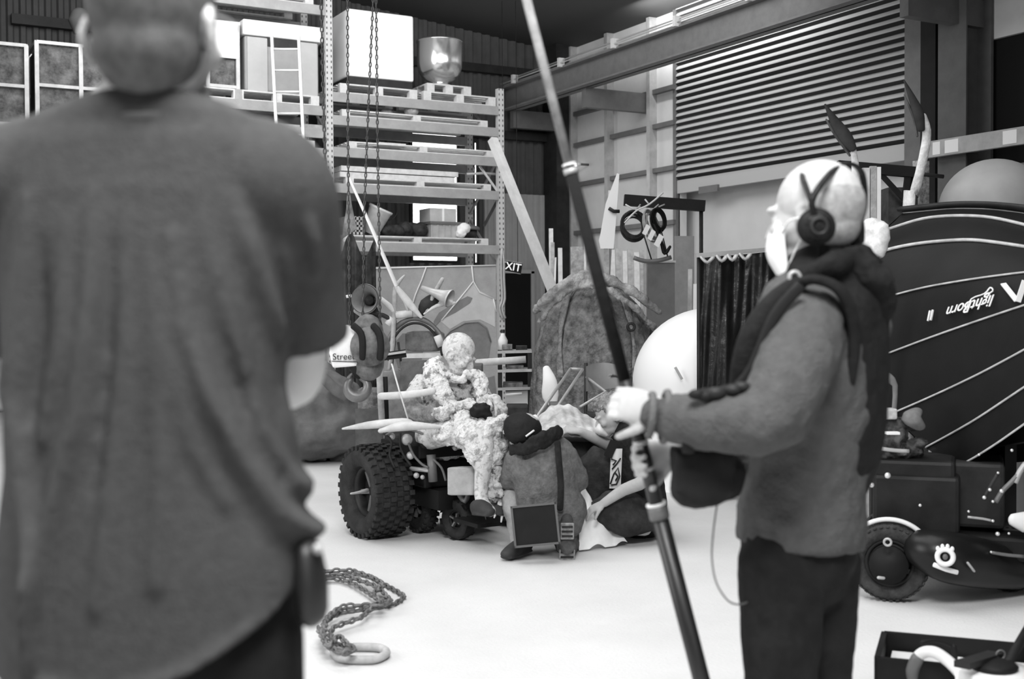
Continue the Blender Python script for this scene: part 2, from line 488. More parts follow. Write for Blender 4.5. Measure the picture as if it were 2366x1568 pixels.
dup(p1, (x_a, YR + .5, LA[0]), 'pale wooden pallet at the right end of the top shelf, under a smaller pallet')
p2 = make_pallet(.72, .8, 'small pale pallet stacked on a pallet under the metal hopper', group=GP)
p2.location = ((xr(1000) + xr(1092)) / 2, YR + .5, LA[0] + .14)
p3 = make_pallet(2.3, 1.0, 'long low timber pallet on the second shelf from the top', 'long_pallet', h=.1, group='long pallets on the rack')
p3.location = (7.15, YR + .5, LA[1])
dup(p3, (7.25, YR + .5, LA[2]), 'long timber pallet on the third shelf, window light above it')
dup(p3, (7.2, YR + .5, LA[3]), 'long timber pallet carrying the pale boards on the fourth shelf')
dup(p3, (7.15, YR + .5, LA[4]), 'long timber pallet under the bucket and dark bundles')

def rbox(px0, py0, px1, py1, y0, y1, rot=0):
    a, b = YW(px0, py0, y0), YW(px1, py1, y0)
    return (a.x, y0, b.z), (b.x, y1, a.z)
# white block
a, b = rbox(803, 18, 957, 185, YR + .05, YR + .95); a = (a[0], a[1], LA[0] + .14)
t = thing('wrapped_block', 'big bright white wrapped block on the top shelf of the rack', 'block', (a[0], a[1], a[2]))
MB().box((a[0], a[1], a[2] + .12), b).build('body', mat('bright_wrap', .93, .5), t, bevel=.03)
MB().box((a[0] + .02, a[1] + .02, a[2]), (b[0] - .02, b[1] - .02, a[2] + .12)).build('base', M_dsteel, t)
# hopper
hc = YW(1016, 180, YR + .5)
z0 = LA[0] + .28
t = thing('metal_hopper', 'shiny round metal hopper tapering to a narrow foot on stacked pallets', 'hopper', (hc.x, YR + .5, z0))
r = .33; zt = YW(1016, 96, YR + .5).z
MB().lathe((hc.x, YR + .5, z0), [(0, 0), (.15, 0), (.15, .06), (.13, .08), (.13, .1), (.2, .13), (.27, .18), (.315, .25), (.335, .33), (.34, .38), (.34, zt - z0 - .03), (.355, zt - z0 - .02), (.35, zt - z0), (.33, zt - z0), (.32, .3), (.0, .12)], n=48).build('bowl', mat('bright_metal', .75, .22, metal=.9), t)
MB().torus((hc.x, YR + .5, z0 + .05), UP, .16, .015).build('foot_ring', M_lsteel, t)
# small bright bag on the top shelf edge
q = YW(958, 238, YR - .02)
tag(MB().ell((q.x, YR + .1, LA[1] + .25), (.11, .1, .07)).build('plastic_bag', M_lsteel, remesh=.015, noise_amt=.03, noise_scale=.05), 'small crumpled light bag just under the top shelf', 'bag').location.z = LA[1] + .1
q = YW(906, 252, YR)
tag(MB().ell((q.x, YR + .2, LA[1] + .14), (.09, .09, .05)).build('rag', M_wood, remesh=.015, noise_amt=.03, noise_scale=.05), 'crumpled rag on the long pallet of the second shelf', 'rag')
# boards on shelf 4
for i, (py, dx0, dx1) in enumerate(((404, 787, 1052), (384, 790, 1060))):
    a = YW(dx0, py, YR + .02)
    z = LA[3] + .1 + i * .085
    tag(MB().box((xr(dx0), YR + .02, z), (xr(dx1), YR + .5, z + .07)).build('long_board', M_pale), ('pale long board lying on the pallet, lower of the two' if i == 0 else 'pale long board on top of another on the fourth shelf'), 'board', 'boards on the fourth shelf')
# pale loose plank on shelf 3
z = LA[2] + .1
tag(MB().box((xr(880), YR + .1, z), (xr(945), YR + .6, z + .03)).build('plank', M_pale), 'short thin plank on the third shelf left of the window light', 'plank')
# shelf 5 (lowest) goods
zb = LA[4] + .1
t = thing('bucket', 'pale plastic bucket lying tilted on the lowest shelf', 'bucket', (xr(872), YR + .3, zb))
c = V((xr(872), YR + .3, zb)); ax = V((.35, -.25, .9)).normalized()
MB().lathe(c + V((0, 0, .05)), [(0, 0), (.12, 0), (.165, .36), (.18, .37), (.18, .4), (.16, .4), (.115, .02), (0, .02)], axis=ax).build('pail', M_pale, t)
MB().torus(c + ax * .42 + V((.1, 0, .0)), V((0, 1, .2)), .14, .006, a0=0, a1=PI).build('handle', M_dsteel, t)
M_dk = mat('dark_goods', .03, .7, var=.5, scale=9)
for i, (px0, px1, h, l) in enumerate(((905, 950, .2, 'dark lumpy bundle beside the pale bucket on the rack'), (940, 992, .25, 'larger dark lumpy bundle left of the grey box on the rack'))):
    x0_, x1_ = xr(px0), xr(px1); mb = MB()
    for k in range(7): mb.ell((random.uniform(x0_ + .05, x1_ - .05), YR + .2 + random.random() * .4, zb + h * .45), (.12, .14, h * .45))
    tag(mb.build('cable_bundle', M_dk, remesh=.02, noise_amt=.05, noise_scale=.06), l, 'bundle', 'dark bundles on the lowest shelf')
t = thing('plastic_crate', 'open slatted crate at the left end of the lowest shelf', 'crate', (xr(812), YR + .1, zb))
x0_, x1_ = xr(808), xr(846); mb = MB()
for k in range(4): mb.box((x0_, YR + .1, zb + .01 + k * .07), (x1_, YR + .12, zb + .05 + k * .07)).box((x0_, YR + .5, zb + .01 + k * .07), (x1_, YR + .52, zb + .05 + k * .07))
for k in range(5):
    xx = x0_ + (x1_ - x0_ - .02) * k / 4; mb.box((xx, YR + .1, zb), (xx + .02, YR + .52, zb + .27))
mb.build('side', M_wood, t); MB().box((x0_, YR + .1, zb), (x1_, YR + .52, zb + .015)).build('bottom', M_wood, t)
a, b = rbox(995, 512, 1068, 545, YR + .08, YR + .6)
t = thing('grey_tub', 'grey storage tub with ribbed lid on the lowest shelf', 'tub', (a[0], a[1], zb))
mb = MB().box((a[0], a[1], zb), (b[0], b[1], zb + .2))
for k in range(5): mb.box((a[0] + k * .1, a[1] - .012, zb), (a[0] + k * .1 + .02, a[1], zb + .19))
mb.build('body', M_lsteel, t); MB().box((a[0] - .02, a[1] - .03, zb + .2), (b[0] + .02, b[1] + .02, zb + .235)).build('lid', M_steel, t)
zc = zb + .235
t = thing('cardboard_carton', 'square cardboard carton on top of the grey tub', 'carton', (xr(1028), YR + .3, zc))
MB().box((xr(1001), YR + .12, zc), (xr(1062), YR + .5, zc + .2)).build('box', mat('card', .45, .8, var=.1), t)
MB().box((xr(1029), YR + .115, zc + .01), (xr(1034), YR + .12, zc + .2)).build('tape', M_white, t)
mb = MB(); mb.ell((xr(1072), YR + .02, zb + .15), (.1, .08, .08)).ell((xr(1066), YR + .02, zb + .08), (.08, .08, .07))
tag(mb.build('white_sack', M_white, remesh=.012, noise_amt=.03, noise_scale=.05), 'small crumpled white sack at the right of the tub', 'sack').location.z = zb
t = thing('lidded_pot', 'dark round pot with a ribbed lid at the right end of the lowest shelf', 'pot', (xr(1103), YR + .3, zb))
MB().lathe((xr(1103), YR + .3, zb), [(0, 0), (.12, 0), (.13, .14), (0, .14)]).build('pot', M_dk, t)
MB().lathe((xr(1103), YR + .3, zb + .14), [(0, 0), (.17, 0), (.17, .03), (.15, .05), (.1, .07), (0, .075)]).build('lid', M_steel, t)
# small diagonal bars at the right end
tag(MB().beam(YW(1108, 383, YR + .1), YW(1152, 445, YR + .02), .03, .03).build('steel_bar', M_lsteel), 'thin slanted bar at the right end of the fourth shelf', 'bar', 'loose bars at the right end of the rack')
tag(MB().beam(YW(1118, 522, YR + .2), YW(1150, 462, YR + .05), .02, .04).build('steel_bar', M_dsteel), 'dark slanted bar over the lidded pot', 'bar', 'loose bars at the right end of the rack')
mb = MB().tube([YW(1078, 402, YR + .1), YW(1120, 400, YR + .1), YW(1145, 402, YR + .1)], .02)
mb.tube([YW(1096, 396, YR + .1), YW(1096, 386, YR + .1)], .015)
tag(mb.build('pipe', M_lsteel), 'short light pipe lying at the right end of the fourth shelf', 'pipe')

# ---- left bays
a, b = rbox(560, 80, 742, 205, YR + .05, YR + .95); z0 = LB[1] + .14
t = thing('lidded_bin', 'large pale bin with a white lid band behind the ladder', 'bin', (a[0], a[1], z0))
MB().box((a[0] + .03, a[1], z0), (b[0] - .03, b[1], b[2])).build('body', mat('bin_grey', .3, .6, var=.06), t, bevel=.03)
MB().box((a[0], a[1] - .04, b[2]), (b[0] + .03, b[1] + .04, YW(700, 58, YR).z)).build('lid', M_white, t, bevel=.02)
xm0, xm1 = xr(622), xr(694)
MB().box((xm0, a[1] - .015, b[2] - .12), (xm1, a[1], b[2])).build('handle_recess', M_dsteel, t)
for q0, q1 in ((a[0] + .06, xm0), (xm1, b[0] - .06)): MB().box((q0, a[1] - .02, z0), (q1, a[1], b[2] - .02)).build('panel', mat('bin_panel', .42, .6, var=.04), t)

def cage(px0, px1, py0, z0, label, y=YR + .05, nx=2, filling=.12, infill=True, d=.9, lidm=None):
    x0_, x1_ = YW(px0, py0, y).x, YW(px1, py0, y).x; z1_ = YW((px0 + px1) / 2, py0, y).z
    t = thing('cage_stillage', label, 'cage', ((x0_ + x1_) / 2, y, z0), 'cages on the left bays of the rack')
    mb = MB()
    for yy in (y, y + d):
        for k in range(nx + 1):
            x = x0_ + (x1_ - x0_) * k / nx; mb.box((x - .025, yy - .025, z0), (x + .025, yy + .025, z1_))
        for z in (z0 + .03, (z0 + z1_) / 2, z1_): mb.box((x0_, yy - .02, z - .02), (x1_, yy + .02, z + .02))
    for x in (x0_, x1_):
        for z in (z0 + .03, z1_): mb.box((x - .02, y, z - .02), (x + .02, y + d, z + .02))
    mb.build('frame', M_lsteel, t)
    MB().box((x0_ + .03, y + .03, z0 + .05), (x1_ - .03, y + d - .03, z1_ - .03)).build('infill', mat('cage_fill', filling, .8, var=.55, scale=7, bump=.6, bscale=25), t)
    if lidm: MB().box((x0_ - .03, y - .03, z1_), (x1_ + .03, y + d, z1_ + .04)).box((x0_, y - .03, z1_ - .45), (x1_, y - .01, z1_)).build('cover', lidm, t)
    return t
cage(-60, 60, 100, LB[1] - .55, 'steel cage with smooth filling at the far left of the rack', nx=1)
cage(84, 284, 106, 3.7, 'steel cage filled with tangled scrap left of the bald head')
cage(478, 548, 55, LB[1] + .14, 'narrow steel cage with a bright cover right of the bald head', lidm=M_white, nx=1, filling=.3)
# goods above and between
tag(MB().box(V((xr(585), YR + .1, LB[1] - .31)), V((xr(470), YR + .4, LB[1] - .27))).build('shelf_board', M_pale), 'thin board on the shelf under the lidded bin', 'board')
c = P(560, 272, 15.9)
tag(MB().obox(c + V((0, 0, -.06)), RT + UP * -.45, FW, UP + RT * .45, .13, .12, .07).build('small_carton', M_white), 'small pale carton tipped over the shelf edge below the bins', 'carton')
for i, (px0, px1) in enumerate(((640, 700), (708, 752))):
    x0_, x1_ = xr(px0), xr(px1)
    tag(MB().box((x0_, YR + .1, LB[2]), (x1_, YR + .7, LB[2] + .05 + .02 * i)).build('timber_offcut', M_wood), ('timber offcut on the shelf behind the ladder' if i == 0 else 'thicker timber offcut between the ladder and the rack post'), 'timber', 'offcuts on the shelf')
for i, zl in enumerate((LB[0], LB[3], LB[4])):
    dup(p3, (4.45, YR + .5, zl), ['long timber pallet on the top shelf of the left bay', 'long timber pallet low in the left bay behind the shoulder', 'long timber pallet lowest in the left bay behind the shoulder'][i])
mb = MB(); c0 = V((4.9, YR + .4, LB[0] + .1))
mb.ell(c0 + V((0, 0, .1)), (.55, .4, .14)).ell(c0 + V((-.6, 0, .08)), (.4, .35, .12))
tag(mb.build('tarpaulin_bundle', M_wood, remesh=.03, noise_amt=.1, noise_scale=.15), 'folded pale tarpaulin on the top shelf above the lidded bin', 'tarpaulin').location.z = LB[0] + .1
c = P(185, 48, 15.6)
t = thing('mannequin_head', 'grey rounded head form on a stalk above the scrap cage', 'mannequin head', (c.x, c.y, c.z - .25))
MB().loft([c + V((0, 0, -.12)), c + V((0, 0, 0)), c + V((0, 0, .05))], [(.09, .1), (.14, .15), (.12, .13)]).build('head', mat('dim_grey', .12, .8), t)
MB().loft([c + V((0, 0, -.55)), c + V((0, 0, -.1))], [.1, .06]).build('neck', mat('dim_grey', .12, .8), t)

# ladder
base = P(715, 760, 14.9); 
def ladder(pxl0, pxr0, py0, pxl1, pxr1, py1, nr):
    L0, R0 = P(pxl0, py0, 15.75), P(pxr0, py0, 15.75)
    L1, R1 = P(pxl1, py1, 15.3), P(pxr1, py1, 15.3)
    # carry the stiles down to the floor
    def down(a, b):
        k = a.z / (a.z - b.z); return a + (b - a) * k
    Lf, Rf = down(L0, L1), down(R0, R1)
    t = thing('ladder', 'light aluminium ladder leaning on the rack in front of the lidded bin', 'ladder', ((Lf + Rf) / 2).to_tuple())
    MB().beam(Lf, L0, .05, .035, up=RT).build('stile', M_lad, t); MB().beam(Rf, R0, .05, .035, up=RT).build('stile', M_lad, t)
    n = int((L0 - Lf).length / .3)
    for i in range(1, n):
        k = (i + .35) / n
        if k < 1: MB().cyl(Lf.lerp(L0, k), Rf.lerp(R0, k), .016, n=10).build('rung', M_lad, t)
M_lad = mat('aluminium', .62, .4, metal=.2)
ladder(628, 690, 82, 641, 702, 340, 14)
# leaning strut
Lf = G(1398, 985); Lf.z = .06
tag(MB().beam(Lf, P(1138, 322, 15.9), .1, .1).build('timber_prop', mat('prop_paint', .5, .7, var=.1)), 'long pale timber prop leaning against the right end of the rack', 'timber prop')
# ================================================================= MIDDLE GROUND
def ppx(d): return FPX / d      # pixels per metre at depth d
def at(px, py, d, z=None):
    p = P(px, py, d)
    if z is not None: p.z = z
    return p
M_canvas = mat('painted_canvas', .36, .85, var=.10, scale=5, bump=.2, bscale=60)
M_canvas_d = mat('painted_canvas_dark', .2, .85, var=.12, scale=9)
M_canvas_l = mat('painted_canvas_line', .75, .8)
M_hess = mat('hessian', .15, .95, var=.55, scale=12, bump=.8, bscale=45)
M_rope = mat('banding', .34, .8, var=.2, scale=15)
M_tarp = mat('tarpaulin', .14, .6, var=.3, scale=3, bump=.4, bscale=12)
M_blackpl = mat('black_plastic', .012, .35, var=.3, bump=.6, bscale=9, spec=.6)
M_stuff = mat('cluttered_grey', .2, .8, var=.6, scale=10, bump=.5)

# painted backdrop board, flat with a frame behind it
D = 12.2
c = [P(862, 640, D), P(880, 614, D), P(1146, 612, D + .1), P(1148, 862, D + .1), P(850, 880, D)]
base = at(1000, 900, D, 0)
t = thing('painted_backdrop', 'large grey painted board of leaf shapes behind the seated person', 'backdrop', base.to_tuple())
nrm = -FW
z0 = .55
def bq(px, py, off=0.0):       # a point on the board's face
    k = (px - 850) / 300
    return P(px, py, D + .1 * k - off)
MB().slab([bq(868, 650), bq(868, 616), bq(1146, 612), bq(1149, 940), bq(856, 940)], FW * .03).build('board', M_canvas, t)
def leaf(pts, name, m, off=.006):
    MB().slab([bq(x, y, off) for x, y in pts], FW * .004).build(name, m, t)
leaf([(1000, 760), (1020, 738), (1052, 722), (1086, 700), (1092, 688), (1080, 684), (1050, 700), (1014, 722), (1002, 742)], 'leaf', M_canvas_d)
leaf([(1015, 800), (1040, 765), (1075, 746), (1105, 744), (1124, 758), (1134, 790), (1128, 830), (1100, 850), (1050, 850)], 'leaf', M_canvas_d)
leaf([(1060, 905), (1100, 880), (1142, 868), (1146, 905), (1144, 938), (1060, 938)], 'leaf', M_canvas_d)
leaf([(905, 800), (930, 770), (960, 770), (980, 800), (970, 850), (920, 850)], 'leaf', M_canvas_d)
leaf([(1010, 735), (1050, 700), (1080, 665), (1093, 650), (1110, 672), (1143, 690), (1144, 755), (1110, 738), (1070, 742), (1040, 760)], 'petal', mat('canvas_pale', .52, .85, var=.08), .003)
for pl in ([(985, 616), (975, 645), (960, 680), (948, 720)], [(1090, 614), (1094, 650), (1108, 675), (1146, 692)], [(1094, 650), (1062, 690), (1020, 740)], [(1140, 690), (1147, 720)], [(868, 620), (1000, 616), (1146, 613)], [(1010, 800), (1040, 765), (1075, 746), (1105, 744), (1124, 758), (1134, 790)]):
    MB().tube([bq(x, y, .008) for x, y in pl], .008, n=5).build('painted_line', M_canvas_l if pl[0][0] > 860 and pl[-1] != (1134, 790) else M_canvas_d, t)
mb = MB()
for px in (875, 1130): a = bq(px, 640, -.04); mb.beam(a, V((a.x, a.y, 0)), .05, .05)
mb.build('post', M_wood, t)
# dark drape to its left, goods behind
mb = MB(); A, B_ = at(780, 640, 11.6), at(868, 640, 12.0)
def dr(u, v):
    p = A.lerp(B_, u) + FW * (.07 * math.sin(u * 22) * (.4 + .6 * (1 - v)))
    p.z = 2.05 - .12 * math.cos(u * 9) * (v > .99) - (1 - v) * 1.95 ; return p
mb.grid(dr, 50, 20); mb.grid(lambda u, v: dr(u, v) + FW * .03, 50, 20)
tag(mb.build('drape', mat('dark_drape', .07, .9, var=.5, scale=8)), 'mottled dark drape hanging left of the painted board', 'drape')

# hessian-wrapped dome with bands
D = 10.6; s = ppx(D)
cx = 1375; R = 147 / s
c = at(cx, 900, D, 0); H = P(cx, 640, D).z
t = thing('wrapped_dome', 'tall rounded dome wrapped in mottled sacking with draped bands over its crown', 'covered dome', c.to_tuple())
def dome(u, v, dr=0):
    th = 2 * PI * u; zz = v
    prof = [(1.0, 0), (1.03, .25), (1.0, .45), (.95, .62), (.84, .76), (.66, .87), (.44, .945), (.2, .99), (0.001, 1.0)]
    k = v * (len(prof) - 1); i = min(int(k), len(prof) - 2); f = k - i
    r = prof[i][0] * (1 - f) + prof[i + 1][0] * f; h = prof[i][1] * (1 - f) + prof[i + 1][1] * f
    r = r * R + dr + .02 * math.sin(th * 9 + 3 * v) * min(1, 3 * (1 - v)) + .012 * math.sin(th * 23)
    return c + RT * (r * math.cos(th)) + FW * (r * math.sin(th)) + UP * (h * (H - .04) + dr * .6)
MB().grid(dome, 96, 40, closed=True).build('sacking', M_hess, t)
for a0, lean in ((-2.55, .9), (-1.45, .3), (-.75, -.6)):
    mb = MB()
    pts = []
    for i in range(15):
        v = 1 - i / 14 * (.72 if abs(lean) > .3 else .6)
        pts.append(dome((a0 + lean * 0.3 * (1 - v) * 2) / (2 * PI) % 1, min(v, .985), .025))
    mb.loft(pts, [(.028 + .01 * math.sin(i), .012) for i in range(15)], n=8, cap=False, side=UP.cross(pts[-1] - pts[0]), k=2)
    mb.build('band', mat('sack_band', .2, .95, var=.5, scale=14, bump=.8, bscale=45), t)
mb = MB().loft([P(1235, 720, D - .3), P(1262, 690, D - .5), P(1310, 655, D - .5), P(1360, 638, D - .45), P(1410, 648, D - .45), P(1470, 678, D - .45), P(1525, 722, D - .3)], [(.028, .03), (.04, .04), (.045, .04), (.06, .05), (.055, .05), (.04, .04), (.03, .03)], n=10, k=4)
mb.loft([P(1245, 745, D - .35), P(1290, 690, D - .5), P(1340, 662, D - .5), P(1400, 668, D - .55), P(1460, 705, D - .5), P(1510, 755, D - .3)], [(.02, .03)] * 6, n=8, k=4)
mb.build('roll_edge', mat('sack_roll', .3, .9, var=.45, scale=10, bump=.9, bscale=30), t, remesh=.02, noise_amt=.06, noise_scale=.1)
MB().loft([P(1262, 850, D - .62), P(1270, 880, D - .66), P(1272, 915, D - .66), P(1280, 935, D - .66)], [(.03, .02), (.06, .03), (.07, .03), (.03, .02)], k=3, side=RT).build('torn_patch', M_white, t)
MB().torus(P(1458, 755, D - .48), -FW, .03, .012).build('eyelet', M_dsteel, t)

# white round tank
D = 9.6; s = ppx(D); cw = at(1640, 900, D, 0); Rw = 178 / s; Hw = P(1640, 711, D).z
t = thing('white_tank', 'big bright white round-topped tank between the covered dome and the black screen', 'tank', cw.to_tuple())
prof = [(Rw, 0), (Rw, Hw - Rw * .98)] + [(Rw * math.cos(a), Hw - Rw * .98 + Rw * .98 * math.sin(a)) for a in [PI / 2 * i / 14 for i in range(1, 15)]]
MB().lathe(cw, prof, n=64).build('shell', mat('bright_white', .93, .4), t)
MB().beam(P(1560, 848, D - Rw * .93), P(1576, 876, D - Rw * .95), .006, .02).build('seam_mark', M_lsteel, t)

# black screen on a frame
D = 8.7
t = thing('black_screen', 'black plastic sheet screen hung from a thin rail, left of the boom operator', 'screen', at(1720, 1100, D, 0).to_tuple())
A, B_ = P(1614, 592, D), P(1838, 573, D + .1)
def scr(u, v):
    p = A.lerp(B_, u); z1 = p.z - .012
    f = .03 * math.sin(u * 13 + 2 * v) + .012 * math.sin(u * 29 + 5 * v) + .008 * math.sin(u * 61 - 9 * v)
    p = p + FW * f; p.z = .04 + (z1 - .04 - .0) * v
    return p
mb = MB().grid(scr, 90, 30); mb.grid(lambda u, v: scr(u, v) + FW * .012, 90, 30)
mb.build('sheet', M_blackpl, t)
MB().beam(P(1608, 590, D - .03), P(1838, 571, D + .07), .03, .03).build('rail', M_lsteel, t)
for q in (A, B_): MB().cyl((q.x, q.y, 0), q, .014).build('post', M_dsteel, t)
mb = MB()
for i, (px, w) in enumerate(((1634, 26), (1668, 20), (1692, 18), (1722, 22))):
    y = 592 - (px - 1614) * .085
    mb.loft([P(px - w / 2, y + 4, D - .07), P(px, y + 16, D - .09), P(px + w / 2, y + 5, D - .07)], [(.012, .02)] * 3, n=8, k=3, side=UP)
mb.build('gathered_tape', M_lsteel, t)

# ---- jib with hanging coils
D = 12.0
pt, pb = P(1620, 476, D), at(1620, 900, D, 0)
t = thing('jib_post', 'dark jib arm on a thin post left of the roller door', 'jib', (pb.x, pb.y, 0))
MB().beam(P(1442, 462, D), P(1628, 476, D), .09, .11).build('arm', M_black, t)
MB().cyl(pb, P(1620, 485, D), .02).build('post', M_dsteel, t)
Dc = 11.9
def coil(cx, cy, R_, r, n, label, tilt=0.0, m=M_dk, sq=.9, d=Dc):
    t = thing('cable_coil', label, 'coil', P(cx, cy, d).to_tuple(), 'coils hanging from the jib arm')
    mb = MB()
    for i in range(n):
        j = V((random.uniform(-1, 1), random.uniform(-1, 1), random.uniform(-1, 1))) * .025
        mb.torus(P(cx, cy, d) + j, -FW + RT * (tilt + random.uniform(-.15, .15)) + UP * random.uniform(-.2, .2), R_ * random.uniform(.75, 1.05), r, n=26, m=6, squash=sq)
    mb.build('loops', m, t)
    MB().tube([P(cx, cy, d) + UP * R_ * .9, P(cx + 14, 472, d)], .008, n=6).build('tie', M_rope, t)
coil(1466, 522, .15, .011, 9, 'round dark cable coil hanging at the left of the jib arm', .3)
coil(1508, 520, .17, .010, 6, 'loose lighter rope coil hanging beside the dark cable coil', 1.4, M_rope, .6)
coil(1522, 505, .13, .012, 4, 'narrow black hose loop nearest the jib post', 1.0, M_black, .7)
tag(MB().loft([P(1512, 520, Dc - .1), P(1528, 560, Dc - .1), P(1536, 585, Dc - .1), P(1548, 570, Dc - .1)], [.014, .018, .02, .014], k=4).build('lifting_hook', M_black), 'black lifting hook hanging below the rope coils', 'hook')
t = thing('trapeze_bar', 'curved bar hung on two cords under the rope coils', 'hanging bar', P(1508, 600, Dc).to_tuple())
MB().tube([P(1464, 595, Dc), P(1490, 603, Dc), P(1520, 602, Dc), P(1551, 594, Dc)], .022, k=3).build('bar', M_steel, t)
for a, b in (((1485, 535), (1506, 602)), ((1527, 530), (1544, 598))): MB().tube([P(*a, Dc), P(*b, Dc)], .008, n=6).build('cord', M_dsteel, t)
for i, (x, y, w) in enumerate(((1493, 531, .05), (1505, 543, .05), (1522, 556, .06))):
    tag(MB().obox(P(x, y, Dc - .15), RT + UP * -.7, FW, UP + RT * .5, w * .45, .015, w).build('label_tag', M_white), ['white tag highest on the hanging ropes', 'white tag in the middle of the hanging ropes', 'white tag lowest on the hanging ropes'][i], 'tag', 'white tags on the hanging ropes')
t = thing('wire_antler', 'thin twisted branch lying over the tip of the jib arm', 'branch', P(1500, 480, Dc).to_tuple())
MB().tube([P(1443, 515, Dc - .2), P(1470, 487, Dc - .2), P(1500, 472, Dc - .2), P(1532, 445, Dc - .2)], .01, n=6, k=3).tube([P(1500, 472, Dc - .2), P(1490, 460, Dc - .2)], .008, n=6).tube([P(1445, 472, Dc - .2), P(1462, 482, Dc - .2), P(1480, 478, Dc - .2)], .008, n=6).build('stem', M_pale, t)
# white tapered board
D = 13.0
t = thing('tapered_board', 'bright white tapered board standing on end beside the hanging coils', 'board', at(1400, 800, D, 0).to_tuple())
pl = [(1384, 555), (1388, 540), (1400, 470), (1426, 400), (1431, 402), (1424, 500), (1418, 574), (1388, 574)]
MB().slab([P(x, y, D) for x, y in pl], FW * .05).build('blade', mat('bright_white', .93, .4), t)
MB().beam(P(1402, 574, D + .03), at(1402, 800, D + .03, 0), .06, .04).build('stand', M_wood, t)
MB().tube([P(1407, 481, D - .03), P(1418, 488, D - .04), P(1431, 488, D - .03)], .02).build('strap', M_dsteel, t)
tag(MB().beam(P(1413, 440, D + .3), at(1384, 900, D + .5, 0), .05, .05).build('timber_batten', M_pale), 'narrow pale batten just left of the white tapered board', 'batten')

# leaning timbers and sheets near the corner, right wall
def lean(name, px0, px1, py0, D, m, label, cat, group=None, w=None, dx=0):
    p1_ = P((px0 + px1) / 2, py0, D); p0 = p1_ + RT * dx - FW * .35; p0.z = 0.03
    w_ = (px1 - px0) / ppx(D)
    return tag(MB().beam(p0, p1_, w_, .03, up=FW).build(name, m), label, cat, group)
GL = 'timbers leaning in the corner'
lean('plank', 1268, 1278, 528, 17.2, M_pale, 'pale plank leaning in the corner, nearest the dark column', 'plank', GL)
lean('plank', 1272, 1281, 560, 16.8, M_wood, 'shorter weathered plank beside the tallest corner plank', 'plank', GL)
lean('plank', 1289, 1299, 573, 16.5, M_pale, 'pale plank right of the dark corner column', 'plank', GL)
tag(MB().cyl(at(1272, 700, 16, 0) , P(1284, 595, 16.6), .012).build('thin_rod', M_white), 'thin white rod in front of the dark corner column', 'rod')
lean('sheet_stack', 1318, 1366, 570, 16.4, mat('ribbed_sheet', .3, .7, var=.35, scale=14), 'stack of ribbed sheets leaning on the right wall', 'sheet')
for i, (a, b, y) in enumerate(((1396, 1408, 575), (1409, 1420, 577), (1422, 1436, 574), (1438, 1448, 580), (1450, 1462, 576), (1464, 1476, 583), (1478, 1488, 578))):
    lean('roofing_strip', a, b, y, 15.6, M_pale if i % 2 else M_wood, ('%s ribbed strip, %s of the row right of the white board' % ('pale' if i % 2 else 'weathered', ['first', 'second', 'third', 'fourth', 'fifth', 'sixth', 'last'][i])), 'strip', 'ribbed strips leaning on the wall')
tag(MB().beam(P(1352, 545, 16.3), at(1352, 900, 16, 0), .03, .03).build('thin_post', M_pale), 'thin pale post above the stack of ribbed sheets', 'post')
D = 13.8
a, b = P(1492, 612, D), P(1554, 603, D)
t = thing('grey_cabinet', 'plain grey metal cabinet behind the covered dome', 'cabinet', at(1523, 900, D + .2, 0).to_tuple())
cc = at(1523, 800, D + .2); zc = P(1523, 607, D).z
MB().obox((cc.x, cc.y, zc / 2), RT, FW, UP, 31 / ppx(D), .22, zc / 2).build('body', mat('cabinet_grey', .17, .6, var=.1), t)
MB().obox((cc.x, cc.y, zc + .012), RT, FW, UP, 33 / ppx(D), .24, .012).build('top', M_lsteel, t)
MB().obox(P(1491, 700, D - .02), RT, FW, UP, .012, .01, .5).build('edge_strip', M_lsteel, t)
D = 15.5
pa, pb = P(1559, 545, D), P(1604, 545, D)
t = thing('door_leaf', 'grey door leaf standing against the right wall by the black screen', 'door leaf', at(1582, 900, D, 0).to_tuple())
MB().slab([pa, pb, V((pb.x, pb.y, 0)), V((pa.x, pa.y, 0))], FW * .05).build('leaf', mat('leaf_grey', .22, .7, var=.1), t)
tag(MB().beam(P(1595, 622, 14.2), at(1590, 900, 14.0, 0), .05, .04).build('timber_post', M_pale), 'pale post in front of the grey door leaf', 'post', 'posts by the door leaf')
tag(MB().beam(P(1608, 656, 13.6), at(1606, 900, 13.5, 0), .055, .04).build('timber_post', M_white), 'shorter brighter post beside the black screen', 'post', 'posts by the door leaf')
t = thing('wall_light', 'small bright bulkhead light on the right wall post', 'wall light', XW(1323, 380, XWALL - .2).to_tuple())
q = XW(1318, 383, XWALL - .2); q2 = XW(1337, 379, XWALL - .2)
MB().loft([q, XW(1329, 381, XWALL - .2)], [.035, .035]).build('lamp', mat('lit_lamp', .9, .5, emit=3), t); MB().ell(q2, .04).build('sensor', M_white, t)
MB().tube([q2, V((XWALL, q2.y, q2.z))], .02).build('bracket', M_steel, t)

